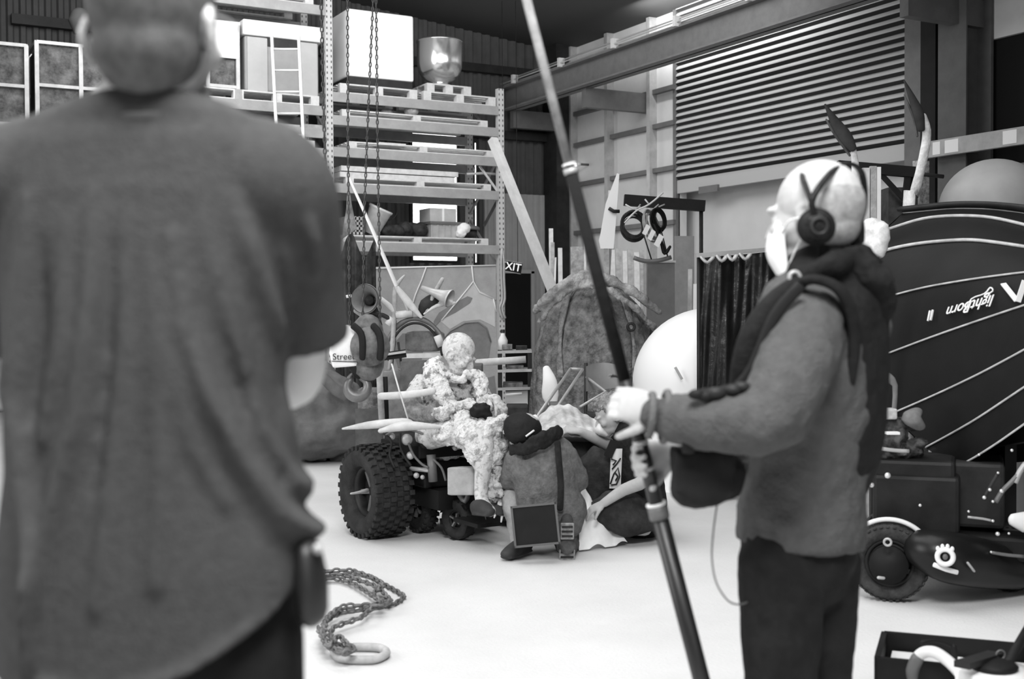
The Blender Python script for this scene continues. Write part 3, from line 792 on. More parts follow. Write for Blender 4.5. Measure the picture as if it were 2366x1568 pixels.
# exit door and sign on the back wall
a, b = YW(1168, 631, YB - .12), YW(1226, 631, YB - .12)
t = thing('door_3', 'dark plain exit door in the back wall beside the rack', 'door', ((a.x + b.x) / 2, YB - .1, 0)); t['kind'] = 'structure'
MB().box((a.x - .2, YB - .12, 0), (b.x, YB - .05, a.z)).build('leaf', mat('dark_door', .012, .7), t)
MB().box((b.x, YB - .15, 0), (b.x + .06, YB - .05, a.z + .04)).box((a.x - .26, YB - .15, a.z), (b.x + .06, YB - .05, a.z + .06)).build('frame', M_wallp, t)
Ds = 18.7
sa, sb = P(1152, 602, Ds), P(1205, 607, Ds - .12)
xd = (sb - sa); xd.z -= .03; xd = xd.normalized()
c = (sa + sb) / 2 + UP * -.075
t = thing('exit_sign', 'black hanging sign with EXIT in white letters over the dark door', 'sign', c.to_tuple())
nn = xd.cross(UP)
L_ = (sb - sa).length / 2
up_ = nn.cross(xd) * -1 if nn.cross(xd).z < 0 else nn.cross(xd)
MB().obox(c, xd, nn, up_, L_, .02, .085).build('box', M_black, t)
for s_ in (-1, 1): MB().obox(c + up_ * .085 * s_, xd, nn, up_, L_, .024, .005).build('rim', M_lsteel, t)
text('lettering', 'EXIT', mat('sign_white', .9, .5, emit=.8), c + xd * .02 + nn * -(.024) * (1 if nn.dot(FW) > 0 else -1), xd, up_, .17, t, align='CENTER')
for k in (-.6, .6): MB().tube([c + xd * L_ * k + up_ * .08, V((c.x, c.y, zroof(c.x) + .02)) + V((xd.x, xd.y, 0)) * L_ * k], .005, n=6).build('hanger', M_dsteel, t)

# clutter shelf beside the exit door
D = 11.0
t = thing('trestle_shelf', 'cluttered trestle shelf of stacked timber left of the covered dome', 'shelf', at(1190, 1000, D, 0).to_tuple())
for i, py in enumerate((812, 855, 896)):
    MB().beam(P(1150, py, D), P(1228, py - 2, D), .35, .025).build('shelf', M_lsteel if i != 1 else M_pale, t)
for px in (1155, 1224):
    for dd in (-.15, .15): q = P(px, 808, D + dd); MB().beam(V((q.x, q.y, 0)), q, .04, .04, up=FW).build('leg', M_dsteel, t)
tag(MB().cyl(P(1098, 838, D - .4), P(1215, 830, D - .4), .032).build('pipe', M_pale), 'pale horizontal pipe behind the seated person', 'pipe')
tag(MB().cyl(P(1168, 912, D - .35), P(1206, 909, D - .35), .012).build('glowing_tube', M_white), 'thin bright tube on the lowest trestle shelf', 'tube')
for i, (px, py, w, h, m, l) in enumerate(((1172, 801, 24, 12, M_stuff, 'grey box at the left on the top trestle shelf'), (1205, 803, 26, 10, M_dk, 'dark box at the right on the top trestle shelf'), (1190, 848, 40, 9, M_stuff, 'flat box on the middle trestle shelf'), (1185, 888, 46, 12, M_stuff, 'mottled box on the lowest trestle shelf'))):
    q = P(px, py, D); tag(MB().obox(q + UP * -.0, RT, FW, UP, w / 2 / ppx(D), .1, h / 2 / ppx(D)).build('small_box', m, bevel=.006), l, 'box', 'boxes on the trestle shelf')
t = thing('bottle', 'pale bottle standing at the top of the trestle shelf', 'bottle', P(1162, 806, D).to_tuple())
MB().lathe(P(1162, 806, D), [(0, 0), (.04, 0), (.045, .08), (.02, .13), (.015, .16), (0, .16)], n=20).build('body', M_white, t)
MB().lathe(P(1162, 806, D) + UP * .15, [(.02, 0), (.02, .03), (0, .03)], n=16).build('cap', M_dsteel, t)
for i, px in enumerate((1164, 1158)):
    tag(MB().tube([YW(px - 3 + (1162 - px), 572, 15.715), YW(px, 600, 15.69), YW(px, 640, 15.69), YW(px + 2, 690, 15.69), YW(px - 4, 712, 15.69), YW(px + 3, 735, 15.69)], .02, n=6, k=3).build('hanging_cable', M_lsteel), ('looped cable hanging from the right rack post' if i == 0 else 'second cable just left of the looped one on the rack post'), 'cable')

# tubular frame, canvas chair, clutter in front of the dome
D = 8.6
t = thing('tube_frame', 'thin silver tube frame slanting in front of the covered dome', 'frame', at(1240, 1040, D - .4, 0).to_tuple())
A1, B1 = P(1318, 852, D), P(1346, 853, D)
A0, B0 = at(1225, 985, D - .9), at(1248, 1000, D - .9)
def dn(a, b):
    k = a.z / (a.z - b.z); return a + (b - a) * k
MB().tube([A0, A1], .011).build('rail', M_lsteel, t); MB().tube([B0, B1], .011).build('rail', M_lsteel, t); MB().tube([A1, B1], .011).build('crossbar', M_lsteel, t)
for q in (A0, B0): MB().tube([q, V((q.x, q.y, 0))], .011).build('leg', M_lsteel, t)
D = 8.4
t = thing('canvas_chair', 'folding chair with a grey padded back behind the crouching people', 'chair', at(1395, 1070, D, 0).to_tuple())
mb = MB()
def bk(u, v):
    return P(1354 + 80 * u, 838 + (1 - v) * 66 + (8 * (u - .5) ** 2 * 4 if v > .5 else -10 * u), D - .05 + .12 * math.sin(PI * u))
mb.grid(bk, 14, 10); mb.grid(lambda u, v: bk(u, v) + FW * .04, 14, 10)
mb.build('backrest', mat('chair_cloth', .3, .9, var=.08), t)
for a in ((1354, 838, 1352, 1100), (1434, 838, 1440, 1100)):
    q = P(a[0], a[1], D); MB().tube([q, at(a[2], a[3], D, 0)], .013).build('post', M_dsteel, t)
q0, q1 = P(1354, 960, D), P(1438, 960, D)
MB().slab([q0, q1, q1 - FW * .4, q0 - FW * .4], UP * .03).build('seat', M_dk, t)
for q in (q0 - FW * .4, q1 - FW * .4): MB().tube([q, V((q.x, q.y, 0))], .013).build('front_leg', M_dsteel, t)
MB().tube([P(1354, 870, D), P(1400, 905, D - .2), P(1340, 940, D - .4)], .01).build('arm_strut', M_lsteel, t)

# covered heap at the left, floor blocks
D = 11.2
def heap(name, lst, m, label, cat, vox=.03, amt=.06, sc=.25, smooth_it=3):
    mb = MB()
    for (px, py, dd, rx, ry, rz) in lst: mb.ell(P(px, py, dd), (rx, ry, rz))
    o = mb.build(name, m, remesh=vox, smooth_it=smooth_it, noise_amt=amt, noise_scale=sc)
    return tag(o, label, cat)
heap('tarpaulin_heap', [(735, 930, D, .42, .5, .3), (760, 985, D, .45, .5, .28), (700, 985, D, .5, .5, .32), (700, 880, D + .3, .35, .4, .22), (790, 960, D, .25, .4, .26), (640, 980, D, .5, .5, .3)], M_tarp, 'folded grey tarpaulin heap on the floor blocks behind the grey T-shirt', 'tarpaulin', amt=.12)
tag(MB().loft([P(668, 860, D - .5), P(700, 850, D - .5), P(735, 862, D - .5), P(775, 900, D - .5), P(800, 915, D - .45)], [(.05, .03)] * 5, k=4, side=UP).build('tarpaulin_roll', M_tarp), 'rolled edge of cloth draped over the grey tarpaulin heap', 'tarpaulin')
a, b = G(688, 1064), G(776, 1066)
q = G(776, 1066); q2 = G(880, 1070)
d_ = (q2 - q).normalized(); n_ = UP.cross(d_)
def floorblock(p0, p1, h, w, m, label):
    c = (V(p0) + V(p1)) / 2; d = (V(p1) - V(p0))
    return tag(MB().obox((c.x, c.y, h / 2), d, UP.cross(d), UP, d.length / 2, w / 2, h / 2).build('floor_block', m, bevel=.02), label, 'block', 'blocks along the heap')
off = FW * .45
floorblock(G(560, 1066) + off, G(690, 1066) + off, .12, .9, M_black, 'dark low block at the left under the tarpaulin heap')
floorblock(G(692, 1064) + off, G(776, 1066) + off, .13, .9, mat('pale_block', .5, .8, var=.1), 'pale low block in front of the tarpaulin heap')
floorblock(G(778, 1066) + off, G(900, 1068) + off, .13, .9, mat('grey_block', .12, .8, var=.15), 'dark grey low block between the pale block and the big tyre')
heap('white_sack', [(815, 1010, D - .1, .16, .2, .09), (850, 1010, D - .1, .18, .2, .09), (875, 1010, D - .1, .1, .2, .08)], mat('sacking_white', .72, .9, var=.12, scale=8), 'flat white sack lying on the dark grey block', 'sack', vox=.02, amt=.04, sc=.1).location.z = .135
t = thing('skull_box', 'open pale box of small white lumps left of the throne post', 'box', P(850, 975, 9.6).to_tuple())
MB().obox(at(862, 960, 9.95, .68), RT, FW, UP, .11, .13, .08).build('box', M_stuff, t)
mb = MB()
for k in range(8): mb.ell(P(838 + random.random() * 30, 940 + random.random() * 8, 9.93), random.uniform(.025, .045))
mb.build('contents', M_white, t)
tag(MB().obox(at(862, 1010, 9.95, .3), RT, FW, UP, .13, .14, .3).build('plinth', mat('plinth_grey', .1, .8, var=.3, scale=6)), 'mottled dark plinth carrying the open box of white lumps', 'plinth')
for i, (px, py, w, h, dd) in enumerate(((905, 890, 30, 70, 9.6), (940, 880, 30, 50, 10.0), (1090, 880, 50, 80, 10.2), (1130, 960, 60, 60, 9.4), (1195, 960, 50, 50, 9.2), (1290, 960, 40, 60, 9.3))):
    q = P(px, py - h / 2, dd); hh = q.z / 2
    tag(MB().obox((q.x, q.y, hh), RT, FW, UP, w / 2 / ppx(dd), .16, hh).build('storage_box', [M_stuff, M_dk, M_tarp][i % 3], bevel=.01), ['grey box behind the throne post', 'tall dark box behind the seated person\'s back', 'grey box right of the seated person\'s head', 'mottled box behind the seated person\'s knees', 'dark box below the trestle shelf', 'grey box behind the slanting tube frame'][i], 'box', 'boxes behind the throne')

# ---- overhead hoist: chains, block, hook
M_chain = mat('chain_steel', .08, .5, metal=.5, var=.3)
def chain_mesh(pts, L, r, w, mb=None, n=10, m=5):
    mb = mb or MB()
    seg = [(a, b) for a, b in zip(pts, pts[1:])]
    tot = sum((b - a).length for a, b in seg); cnt = int(tot / (L * .72)); k = 0
    for i in range(cnt):
        dist = (i + .5) / cnt * tot
        for a, b in seg:
            l = (b - a).length
            if dist <= l: break
            dist -= l
        p = a + (b - a) * (dist / l); d = (b - a).normalized()
        sdv = d.cross(RT if abs(d.dot(RT)) < .9 else UP).normalized()
        ax = (sdv if i % 2 else d.cross(sdv)).normalized(); x = ax.cross(d)
        vs = []
        for q in range(n):
            th = 2 * PI * q / n; ct, st = math.cos(th), math.sin(th)
            cpt = p + d * (ct * (L / 2 - r)) + x * (st * (w / 2 - r)); out = (d * ct * (w / L) + x * st).normalized()
            for j in range(m):
                ph = 2 * PI * j / m; vs.append(cpt + out * (r * math.cos(ph)) + ax * (r * math.sin(ph)))
        mb.add(vs, [(q * m + j, ((q + 1) % n) * m + j, ((q + 1) % n) * m + (j + 1) % m, q * m + (j + 1) % m) for q in range(n) for j in range(m)], True)
    return mb
D = 6.7
def topz(p, z=7.0): return V((p.x, p.y, z))
t = thing('hoist_block', 'chain hoist block labelled Street hanging left of the seated person', 'hoist', P(825, 820, D).to_tuple())
mb = MB()
prof = [(765, 752), (800, 750), (822, 765), (830, 800), (832, 845), (768, 850), (760, 815)]
mb.slab([P(x, y, D - .06) for x, y in prof], FW * .12)
mb.build('cover', mat('hoist_cover', .8, .5, var=.06, scale=12), t, bevel=.012)
MB().cyl(P(855, 800, D - .1), P(855, 800, D + .1), .11, n=30).loft([P(850, 760, D), P(856, 800, D), P(852, 845, D)], [(.085, .09)] * 3, side=RT).build('drum', mat('drum', .13, .5, var=.5, scale=12), t)
mb = MB()
for x0_, x1_ in ((816, 838), (862, 880)):
    mb.loft([P(x0_, 752, D - .1), P(x1_ - 4, 770, D - .11), P(x1_, 800, D - .11), P(x1_ - 2, 828, D - .1)], [(.012, .02)] * 4, k=3)
mb.build('side_plate', M_black, t)
text('lettering', 'Street', M_black, P(794, 824, D - .076), RT + UP * .02, UP, .05, t)
MB().tube([P(766, 834, D - .066), P(828, 836, D - .066)], .002, n=5).build('label_line', M_dsteel, t)
MB().loft([P(828, 848, D), P(830, 862, D)], [.055, .035]).build('swivel', M_black, t)
hk = thing('crane_hook', 'heavy steel crane hook below the hoist block', 'hook', P(826, 890, D).to_tuple())
ang = [100, 70, 40, 10, -20, -50, -80, -110, -140, -170, -200, -225]
pts = [P(831, 850, D), P(834, 862, D)] + [P(826 + 23 * math.cos(rad(a)) + (5 if a < -100 else 0) * 0, 893 - 23 * math.sin(rad(a)), D) for a in ang[1:]]
pts += [P(806, 872, D), P(814, 862, D)]
rr = [.028, .026] + [.024, .026, .032, .038, .042, .044, .044, .042, .036, .032, .026] + [.018, .008]
MB().loft(pts, [(r * .75, r * .75) for r in rr[:len(pts)]], n=12, k=2).build('hook', mat('hook_steel', .16, .45, metal=.5, var=.3), hk)
MB().tube([P(842, 858, D), P(852, 880, D), P(856, 900, D)], .006).build('safety_latch', M_lsteel, hk)
CH = [([(803, 1), (804, 300), (806, 560), (808, 750)], 'hoist chain falling to the left side of the hoist block'),
      ([(862, 1), (851, 250), (842, 480), (838, 740)], 'slanting hoist chain between the outer two'),
      ([(869, 1), (872, 300), (876, 560), (879, 800)], 'hoist chain falling to the right side of the hoist block')]
for pl, l in CH:
    pts = [P(x, y, D) for x, y in pl]; pts = [topz(pts[0], 6.2)] + pts
    tag(chain_mesh(pts, .036, .0038, .018).build('hoist_chain', M_chain), l, 'chain', 'chains of the overhead hoist')
pts = [P(742, 1, 6.2), P(746, 180, 6.2), P(752, 400, 6.2), P(754, 560, 6.2)]; pts = [topz(pts[0], 6.2)] + pts
tag(chain_mesh(pts, .04, .0045, .022).build('hoist_chain', M_chain), 'thin chain hanging in front of the lidded bin', 'chain', 'chains of the overhead hoist')
# trolley the chains hang from (above the frame)
t = thing('hoist_beam', 'overhead hoist beam above the chains', 'beam', (topz(P(840, 1, D), 6.2)).to_tuple())
q = topz(P(840, 1, D), 6.25)
MB().beam(q - RT * .6, q + RT * .6, .12, .15).build('beam', M_steel, t)

# ---- chain on the floor
M_fch = mat('rusty_chain', .16, .6, metal=.3, var=.5, scale=20)
def gp(lst, z): return [G(x, y, z) for x, y in lst]
def dens(pts, k=5):
    out = []
    for i in range(len(pts) - 1):
        a, b, c, d = pts[max(i - 1, 0)], pts[i], pts[i + 1], pts[min(i + 2, len(pts) - 1)]
        for j in range(k):
            u = j / k; out.append(.5 * ((2 * b) + (c - a) * u + (2 * a - 5 * b + 4 * c - d) * u * u + (3 * b - a - 3 * c + d) * u ** 3))
    return out + [pts[-1]]
strands = [
    [(700, 1335), (760, 1330), (790, 1322), (850, 1330), (880, 1345), (925, 1370), (932, 1378), (915, 1392), (880, 1400), (830, 1404), (790, 1412), (760, 1420)],
    [(690, 1340), (770, 1336), (810, 1345), (845, 1365), (868, 1380), (895, 1382), (870, 1395), (830, 1410), (780, 1418), (750, 1440), (745, 1460)],
    [(700, 1330), (775, 1325), (830, 1340), (870, 1355), (892, 1375), (900, 1390), (860, 1405), (835, 1425), (800, 1438), (770, 1450), (765, 1475), (800, 1500)],
    [(720, 1322), (800, 1317), (845, 1328), (885, 1350), (862, 1372), (885, 1395), (840, 1398), (790, 1402), (755, 1430), (750, 1480), (775, 1500), (815, 1503)],
    [(735, 1450), (745, 1470), (760, 1492), (782, 1470), (800, 1485), (818, 1500), (790, 1508), (770, 1498)],
]
mb = MB()
for i, st in enumerate(strands): chain_mesh(dens(gp(st, .014 + .014 * i), 4), .05, .0065, .032, mb, n=10, m=5)
tag(mb.build('heavy_chain', M_fch), 'rusty chain lying in loops on the floor beside the black trousers', 'chain')
pts = dens(gp([(770, 1500), (782, 1518), (810, 1523), (860, 1523), (885, 1515), (893, 1506), (880, 1497), (850, 1494), (815, 1494)], .02), 5)
tag(MB().tube(pts, .017, n=10).build('lifting_sling', mat('sling', .45, .8, var=.15, scale=25)), 'smooth pale sling loop at the front end of the floor chain', 'sling')
# ================================================================= PEOPLE: shared shapes
def head(mb, c, f, u, s=1.0, jaw=1.0, ears=True):
    """skull, brow, cheeks, nose, lips, chin and ears; c = middle of the skull, f = facing, u = up"""
    f = V(f).normalized(); u = V(u); u = (u - f * u.dot(f)).normalized(); l = f.cross(u)
    q = lambda a, b, c_: c + l * a * s + f * b * s + u * c_ * s
    E = lambda a, b, c_, r: mb.ell(q(a, b, c_), tuple(k * s for k in r), l, f, u, 20, 14)
    E(0, -.012, .018, (.077, .096, .092))            # cranium
    E(0, .025, -.03, (.066, .068, .078))             # face
    E(0, .035, -.085, (.05 * jaw, .052, .042))       # jaw
    E(0, .07, -.112, (.022, .02, .018))              # chin
    for k in (-1, 1):
        E(k * .03, .082, .012, (.024, .016, .01))    # brow
        E(k * .04, .066, -.035, (.024, .024, .022))  # cheek
        E(k * .03, .079, -.008, (.014, .012, .009))  # eye
        if ears:
            mb.torus(q(k * .08, -.012, -.025), l * k + f * .3, .022 * s, .006 * s, n=16, m=6, squash=1.35, ref=u)
            E(k * .077, -.008, -.03, (.007, .014, .024))
    mb.loft([q(0, .088, .0), q(0, .104, -.022), q(0, .112, -.04), q(0, .096, -.05)], [.008 * s, .011 * s, .015 * s, .011 * s], n=10)
    mb.loft([q(-.022, .084, -.074), q(0, .096, -.07), q(.022, .084, -.074)], [.005 * s, .008 * s, .005 * s], n=8)
    mb.loft([q(-.02, .082, -.083), q(0, .093, -.084), q(.02, .082, -.083)], [.005 * s, .008 * s, .005 * s], n=8)
def hand(mb, w, d, nrm, curl=(25, 30, 25), thumb=1, s=1.0, spread=.0, tcurl=25, tout=45):
    """w wrist, d towards the fingers, nrm out of the back of the hand, thumb +1/-1 side"""
    d = V(d).normalized(); nrm = V(nrm); nrm = (nrm - d * nrm.dot(d)).normalized(); sd = d.cross(nrm)
    mb.loft([w - d * .02 * s, w + d * .02 * s, w + d * .055 * s, w + d * .088 * s], [(.027 * s, .021 * s), (.034 * s, .02 * s), (.042 * s, .017 * s), (.041 * s, .012 * s)], n=14, side=sd)
    for i, (L, o) in enumerate(((.072, -.031), (.084, -.0105), (.079, .0105), (.06, .031))):
        o = -o * thumb
        p = w + d * .085 * s + sd * o * s - nrm * .002 * s; dd = (d + sd * o * spread * 8).normalized(); a = 0; pts = [p - d * .015 * s, p]; r = .0092 * s if i < 3 else .008 * s
        for j, fr in enumerate((.45, .3, .25)):
            a += curl[j] + (i - 1) * 2
            v = dd * math.cos(rad(a)) - nrm * math.sin(rad(a)); p = p + v * L * fr * s; pts.append(p)
        mb.loft(pts, [r * 1.08, r * 1.05, r, r * .92, r * .78], n=10)
    p = w + d * .025 * s + sd * .028 * thumb * s - nrm * .006 * s
    v = (d * math.cos(rad(tout)) + sd * thumb * math.sin(rad(tout))).normalized()
    pts = [p, p + v * .032 * s]
    v2 = (v * math.cos(rad(tcurl)) + d * .35 - nrm * math.sin(rad(tcurl))).normalized(); pts.append(pts[-1] + v2 * .032 * s)
    v3 = (v2 - nrm * .3 * math.sin(rad(tcurl * 2))).normalized(); pts.append(pts[-1] + v3 * .024 * s)
    mb.loft(pts, [.015 * s, .0125 * s, .0105 * s, .009 * s], n=10)
def L(mb, pts, k=3, side=None, n=16):
    """limb through picture points (px, py, depth, radius or (side, other))"""
    return mb.loft([P(a, b, d) for a, b, d, r in pts], [r for *_, r in pts], n=n, k=k, side=side)
M_skin = mat('skin', .48, .55, var=.06, scale=20, spec=.4)
M_skin_pale = mat('pale_skin', .46, .6, var=.06, scale=20)
M_made = mat('powdered_skin', .5, .8, var=.25, scale=34, hard=1, bump=.3, bscale=60)
M_jacket = mat('grey_jacket', .13, .9, var=.25, scale=30, bump=.35, bscale=90)
M_dark_cl = mat('dark_cloth', .018, .9, var=.3, scale=20, bump=.3, bscale=60)
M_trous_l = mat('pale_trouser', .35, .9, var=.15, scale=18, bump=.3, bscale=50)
M_rag = mat('mottled_rag', .36, .95, var=.75, scale=18, hard=1, bump=.8, bscale=50)
M_fleece = mat('fleece', .6, 1.0, var=.3, scale=20, hard=1, bump=1.0, bscale=70)
M_sleeve = mat('striped_sleeve', .2, .9, var=.4, scale=28, bump=.5, bscale=50)
M_shoe = mat('shoe', .05, .7, var=.3)
M_sole = mat('shoe_sole', .3, .8, var=.4, scale=40)

def shoe(mb, heel, toe, up, s=1.0):
    heel, toe = V(heel), V(toe); d = (toe - heel).normalized(); u = V(up); u = (u - d * u.dot(d)).normalized(); sd = d.cross(u); Ln = (toe - heel).length
    mb.loft([heel + u * .045, heel + d * Ln * .3 + u * .05, heel + d * Ln * .65 + u * .038, toe - d * .03 + u * .03], [(.036 * s, .045), (.038 * s, .048), (.046 * s, .036), (.036 * s, .026)], n=14, side=sd, k=3)
    mb.loft([heel + u * .012, heel + d * Ln * .5 + u * .012, toe - d * .03 + u * .012], [(.04 * s, .012), (.04 * s, .012), (.042 * s, .012)], n=14, side=sd, k=3)

# ================================================================= THE DECORATED TRIKE
D = 7.4
AX = (-RT * .84 - FW * .54).normalized()       # outwards along the axle, to the left and towards the camera
FD = (RT * .54 - FW * .84).normalized()        # the way the trike points
vb = at(960, 1230, 7.5, 0)
TR = thing('decorated_trike', 'low trike chair with one huge knobbly tyre, spiky hoop back and plank wings', 'trike', vb.to_tuple())
def wheel(name, c, R_, w, axis, hub=.5, lugs=26, rows=5, parent=TR, rimname='rim', mt=M_rubber, rimm=None, spokes=5, lug_h=.014, prop=True):
    axis = V(axis).normalized(); c = V(c); mb = MB()
    prof = []
    ri = R_ * hub
    sec = [(ri, -.30 * w), (ri * 1.06, -.42 * w), ((ri + R_) / 2 * .98, -.52 * w), (R_ * .90, -.50 * w), (R_ * .975, -.38 * w), (R_, -.18 * w), (R_, .18 * w), (R_ * .975, .38 * w), (R_ * .90, .50 * w), ((ri + R_) / 2 * .98, .52 * w), (ri * 1.06, .42 * w), (ri, .30 * w), (ri * .97, 0), (ri, -.30 * w)]
    mb.lathe(c, sec, axis, n=56)
    a = axis.orthogonal().normalized(); b = axis.cross(a)
    for r_ in range(rows):
        off = (-.42 + .84 * r_ / max(1, rows - 1)) * w
        for i in range(lugs):
            th = 2 * PI * (i + .5 * (r_ % 2)) / lugs
            o = a * math.cos(th) + b * math.sin(th); tg = axis.cross(o)
            rr_ = R_ - (0 if abs(off) < .3 * w else .035 * R_)
            mb.obox(c + axis * off + o * rr_, axis, tg, o, w * .34 / max(2, rows) * 1.15, PI * R_ / lugs * .5, lug_h)
    wh = mb.build(name, mt, parent)
    mb = MB()
    mb.lathe(c, [(ri * 1.0, -.28 * w), (ri * .93, -.3 * w), (ri * .88, -.1 * w), (ri * .86, .12 * w), (ri * .86, .2 * w), (ri * .93, .3 * w), (ri, .28 * w)], axis, n=40)
    mb.lathe(c, [(0, -.02), (ri * .86, -.02), (ri * .86, .01), (0, .01)], axis, n=40)
    mb.lathe(c, [(0, .11 * w), (ri * .26, .11 * w), (ri * .3, .0)], axis, n=24)
    mb.build(rimname, rimm or M_dsteel, wh)
    mb = MB()
    for i in range(spokes):
        th = 2 * PI * i / spokes + .3; o = a * math.cos(th) + b * math.sin(th)
        mb.beam(c + axis * .02 + o * ri * .2, c + axis * .03 + o * ri * .86, ri * .2, .02, up=axis)
    mb.build('spokes', rimm or M_steel, wh)
    return wh
cT = at(868, 1140, 7.42); cT.z = .285
wheel('rear_tyre', cT, .28, .26, AX, hub=.55, lugs=30, rows=6)
# pale wedge on the big tyre's hub
MB().loft([P(811, 1140, 7.18), P(830, 1137, 7.22), P(848, 1132, 7.27)], [(.006, .006), (.013, .009), (.016, .012)], k=2).build('axle_stub', M_lsteel, TR)
cK = at(972, 1178, 7.55); cK.z = .165
wheel('knobbly_wheel', cK, .155, .09, AX, hub=.5, lugs=22, rows=3, lug_h=.01)
cC = at(1060, 1202, 7.3); cC.z = .125
wheel('caster_wheel', cC, .122, .08, (AX * .8 - FW * .3), hub=.45, lugs=10, rows=2, lug_h=.001, spokes=4)
cR = cT - AX * .95; cR.z = .285
wheel('rear_tyre', cR, .28, .26, -AX, hub=.55, lugs=24, rows=5)
cC2 = cC - AX * .5; cC2.z = .125
wheel('caster_wheel', cC2, .122, .08, -AX, hub=.45, lugs=10, rows=2, lug_h=.001, spokes=4)
MB().tube([cC + UP * .125 - AX * .06, cC + UP * .16, P(1075, 1158, 7.2), P(1085, 1130, 7.25)], .015, k=3).build('caster_fork', M_steel, TR)
# chassis
def ob(name, px, py, d, hx, hy, hz, m, ax=FD, par=TR, bevel=0):
    return MB().obox(P(px, py, d), ax, AX, UP, hx, hy, hz).build(name, m, par, bevel=bevel)
MB().beam(cT - AX * .05, cR + AX * .05, .06, .06).build('axle', M_dsteel, TR)
ob('chassis', 1020, 1135, 7.6, .32, .2, .06, M_black)
ob('battery_box', 1000, 1085, 7.55, .2, .17, .08, M_black, bevel=.01)
ob('motor_box', 1080, 1155, 7.6, .17, .15, .07, M_black, bevel=.01)
ob('seat_base', 1000, 1030, 7.55, .26, .24, .04, M_black, bevel=.01)
ob('seat', 1010, 1012, 7.55, .26, .25, .03, M_dk, bevel=.02)
MB().cyl(P(996, 1050, 7.2), P(1001, 1112, 7.2), .028).build('upright_cylinder', M_steel, TR)
MB().cyl(P(948, 1082, 7.3), P(992, 1086, 7.2), .014).build('link_bar', M_lsteel, TR)
mb = MB()
for pl in ([(885, 1000), (905, 1020), (900, 1050), (912, 1080)], [(925, 1000), (925, 1030), (935, 1055), (950, 1075)], [(942, 1018), (955, 1050), (975, 1072), (990, 1080)], [(1000, 1060), (1020, 1080), (1030, 1110)], [(890, 1005), (935, 990), (1000, 1010)]):
    mb = MB().tube([P(x, y, 7.18) for x, y in pl], .008, n=6, k=3); mb.build('cable', M_dsteel if pl[0][0] % 2 else M_steel, TR)
for (px, py, r) in ((905, 1008, .022), (940, 1015, .035), (948, 1052, .025), (962, 1098, .018), (976, 1102, .014), (1060, 1030, .02), (1052, 1034, .018)):
    MB().ell(P(px, py, 7.2), r).build('bolt_cap', M_lsteel, TR)
ob('pale_box', 1079, 1110, 7.0, .075, .05, .083, mat('pale_box', .4, .7, var=.15, scale=12), ax=RT, bevel=.008)
MB().loft([P(1106, 1090, 7.0), P(1112, 1115, 6.98), P(1118, 1138, 6.98)], [(.012, .03), (.012, .02), (.006, .01)], side=RT).build('dark_wedge', M_black, TR)
MB().tube([P(1100, 1135, 7.1), P(1118, 1160, 7.1), P(1122, 1190, 7.1), P(1125, 1205, 7.1)], .006).build('footrest_strut', M_steel, TR)
ob('footplate', 1115, 1203, 7.12, .14, .12, .012, M_black)
# plank wings, poles, throne post
MB().loft([P(792, 990, 7.0), P(850, 982, 7.0), P(905, 977, 7.0), P(940, 976, 7.05), P(955, 984, 7.1)], [(.012, .006), (.035, .022), (.045, .025), (.045, .025), (.03, .02)], k=3, side=FW).build('wing_plank', M_pale, TR)
MB().loft([P(878, 995, 6.95), P(930, 984, 6.95), P(980, 984, 6.95), P(1026, 986, 7.0)], [(.025, .012), (.045, .028), (.04, .02), (.012, .008)], k=3, side=FW).build('wing_plank', M_pale, TR)
MB().loft([P(880, 915, 7.2), P(940, 912, 7.15), P(1000, 903, 7.1)], [.022, .024, .02], k=2).build('armrest_pole', M_pale, TR)
MB().cyl(P(876, 852, 7.3), P(884, 1000, 7.3), .02).build('throne_post', M_wood, TR)
MB().cyl(P(889, 870, 7.32), P(893, 1000, 7.32), .018).build('throne_post', M_black, TR)
MB().tube([P(905, 840, 7.15), P(922, 900, 7.1), P(945, 975, 7.05)], .005).build('cord', M_pale, TR)
MB().beam(P(881, 824, 7.4), P(938, 816, 7.4), .03, .05).build('crossbar', M_black, TR)
MB().beam(P(881, 820, 7.38), P(938, 812, 7.38), .04, .014).build('crossbar_cap', M_lsteel, TR)
# backrest of dark cloth behind the sitter
MB().slab([P(885, 860, 7.8), P(985, 850, 7.8), P(1000, 1000, 7.7), P(890, 1005, 7.7)], FW * .06).build('back_panel', mat('panel_grey', .16, .85, var=.3, scale=8), TR)
MB().slab([P(925, 835, 7.75), P(985, 832, 7.75), P(960, 905, 7.7), P(925, 900, 7.7)], FW * .05).build('back_flap', mat('flap_grey', .1, .85, var=.3, scale=8), TR)
ob('cushion', 982, 788, 8.05, .1, .05, .07, mat('cushion', .14, .9, var=.35, scale=12), ax=RT, bevel=.02)
MB().beam(P(930, 822, 8.0), P(1022, 820, 8.0), .06, .03).build('hoop_base', M_pale, TR)
Dh = 8.0
c = P(960, 838, Dh); s = 1 / ppx(Dh)
pts = [P(960 + 74 * math.cos(rad(a)), 836 - 100 * math.sin(rad(a)), Dh) for a in range(175, 0, -12)]
MB().loft(pts, [.016 + .003 * math.sin(i * 1.7) for i in range(len(pts))], k=2).build('hoop', M_steel, TR)
pts = [P(960 + 62 * math.cos(rad(a)), 834 - 88 * math.sin(rad(a)), Dh - .03) for a in range(178, 2, -12)]
MB().loft(pts, [.009] * len(pts), k=2).build('inner_hoop', M_dsteel, TR)
for a, b in (((915, 728), (953, 724)), ((896, 750), (907, 734)), ((1010, 775), (1020, 800))):
    MB().cyl(P(*a, Dh - .02), P(*b, Dh - .02), .026).build('hoop_sleeve', M_pale, TR)
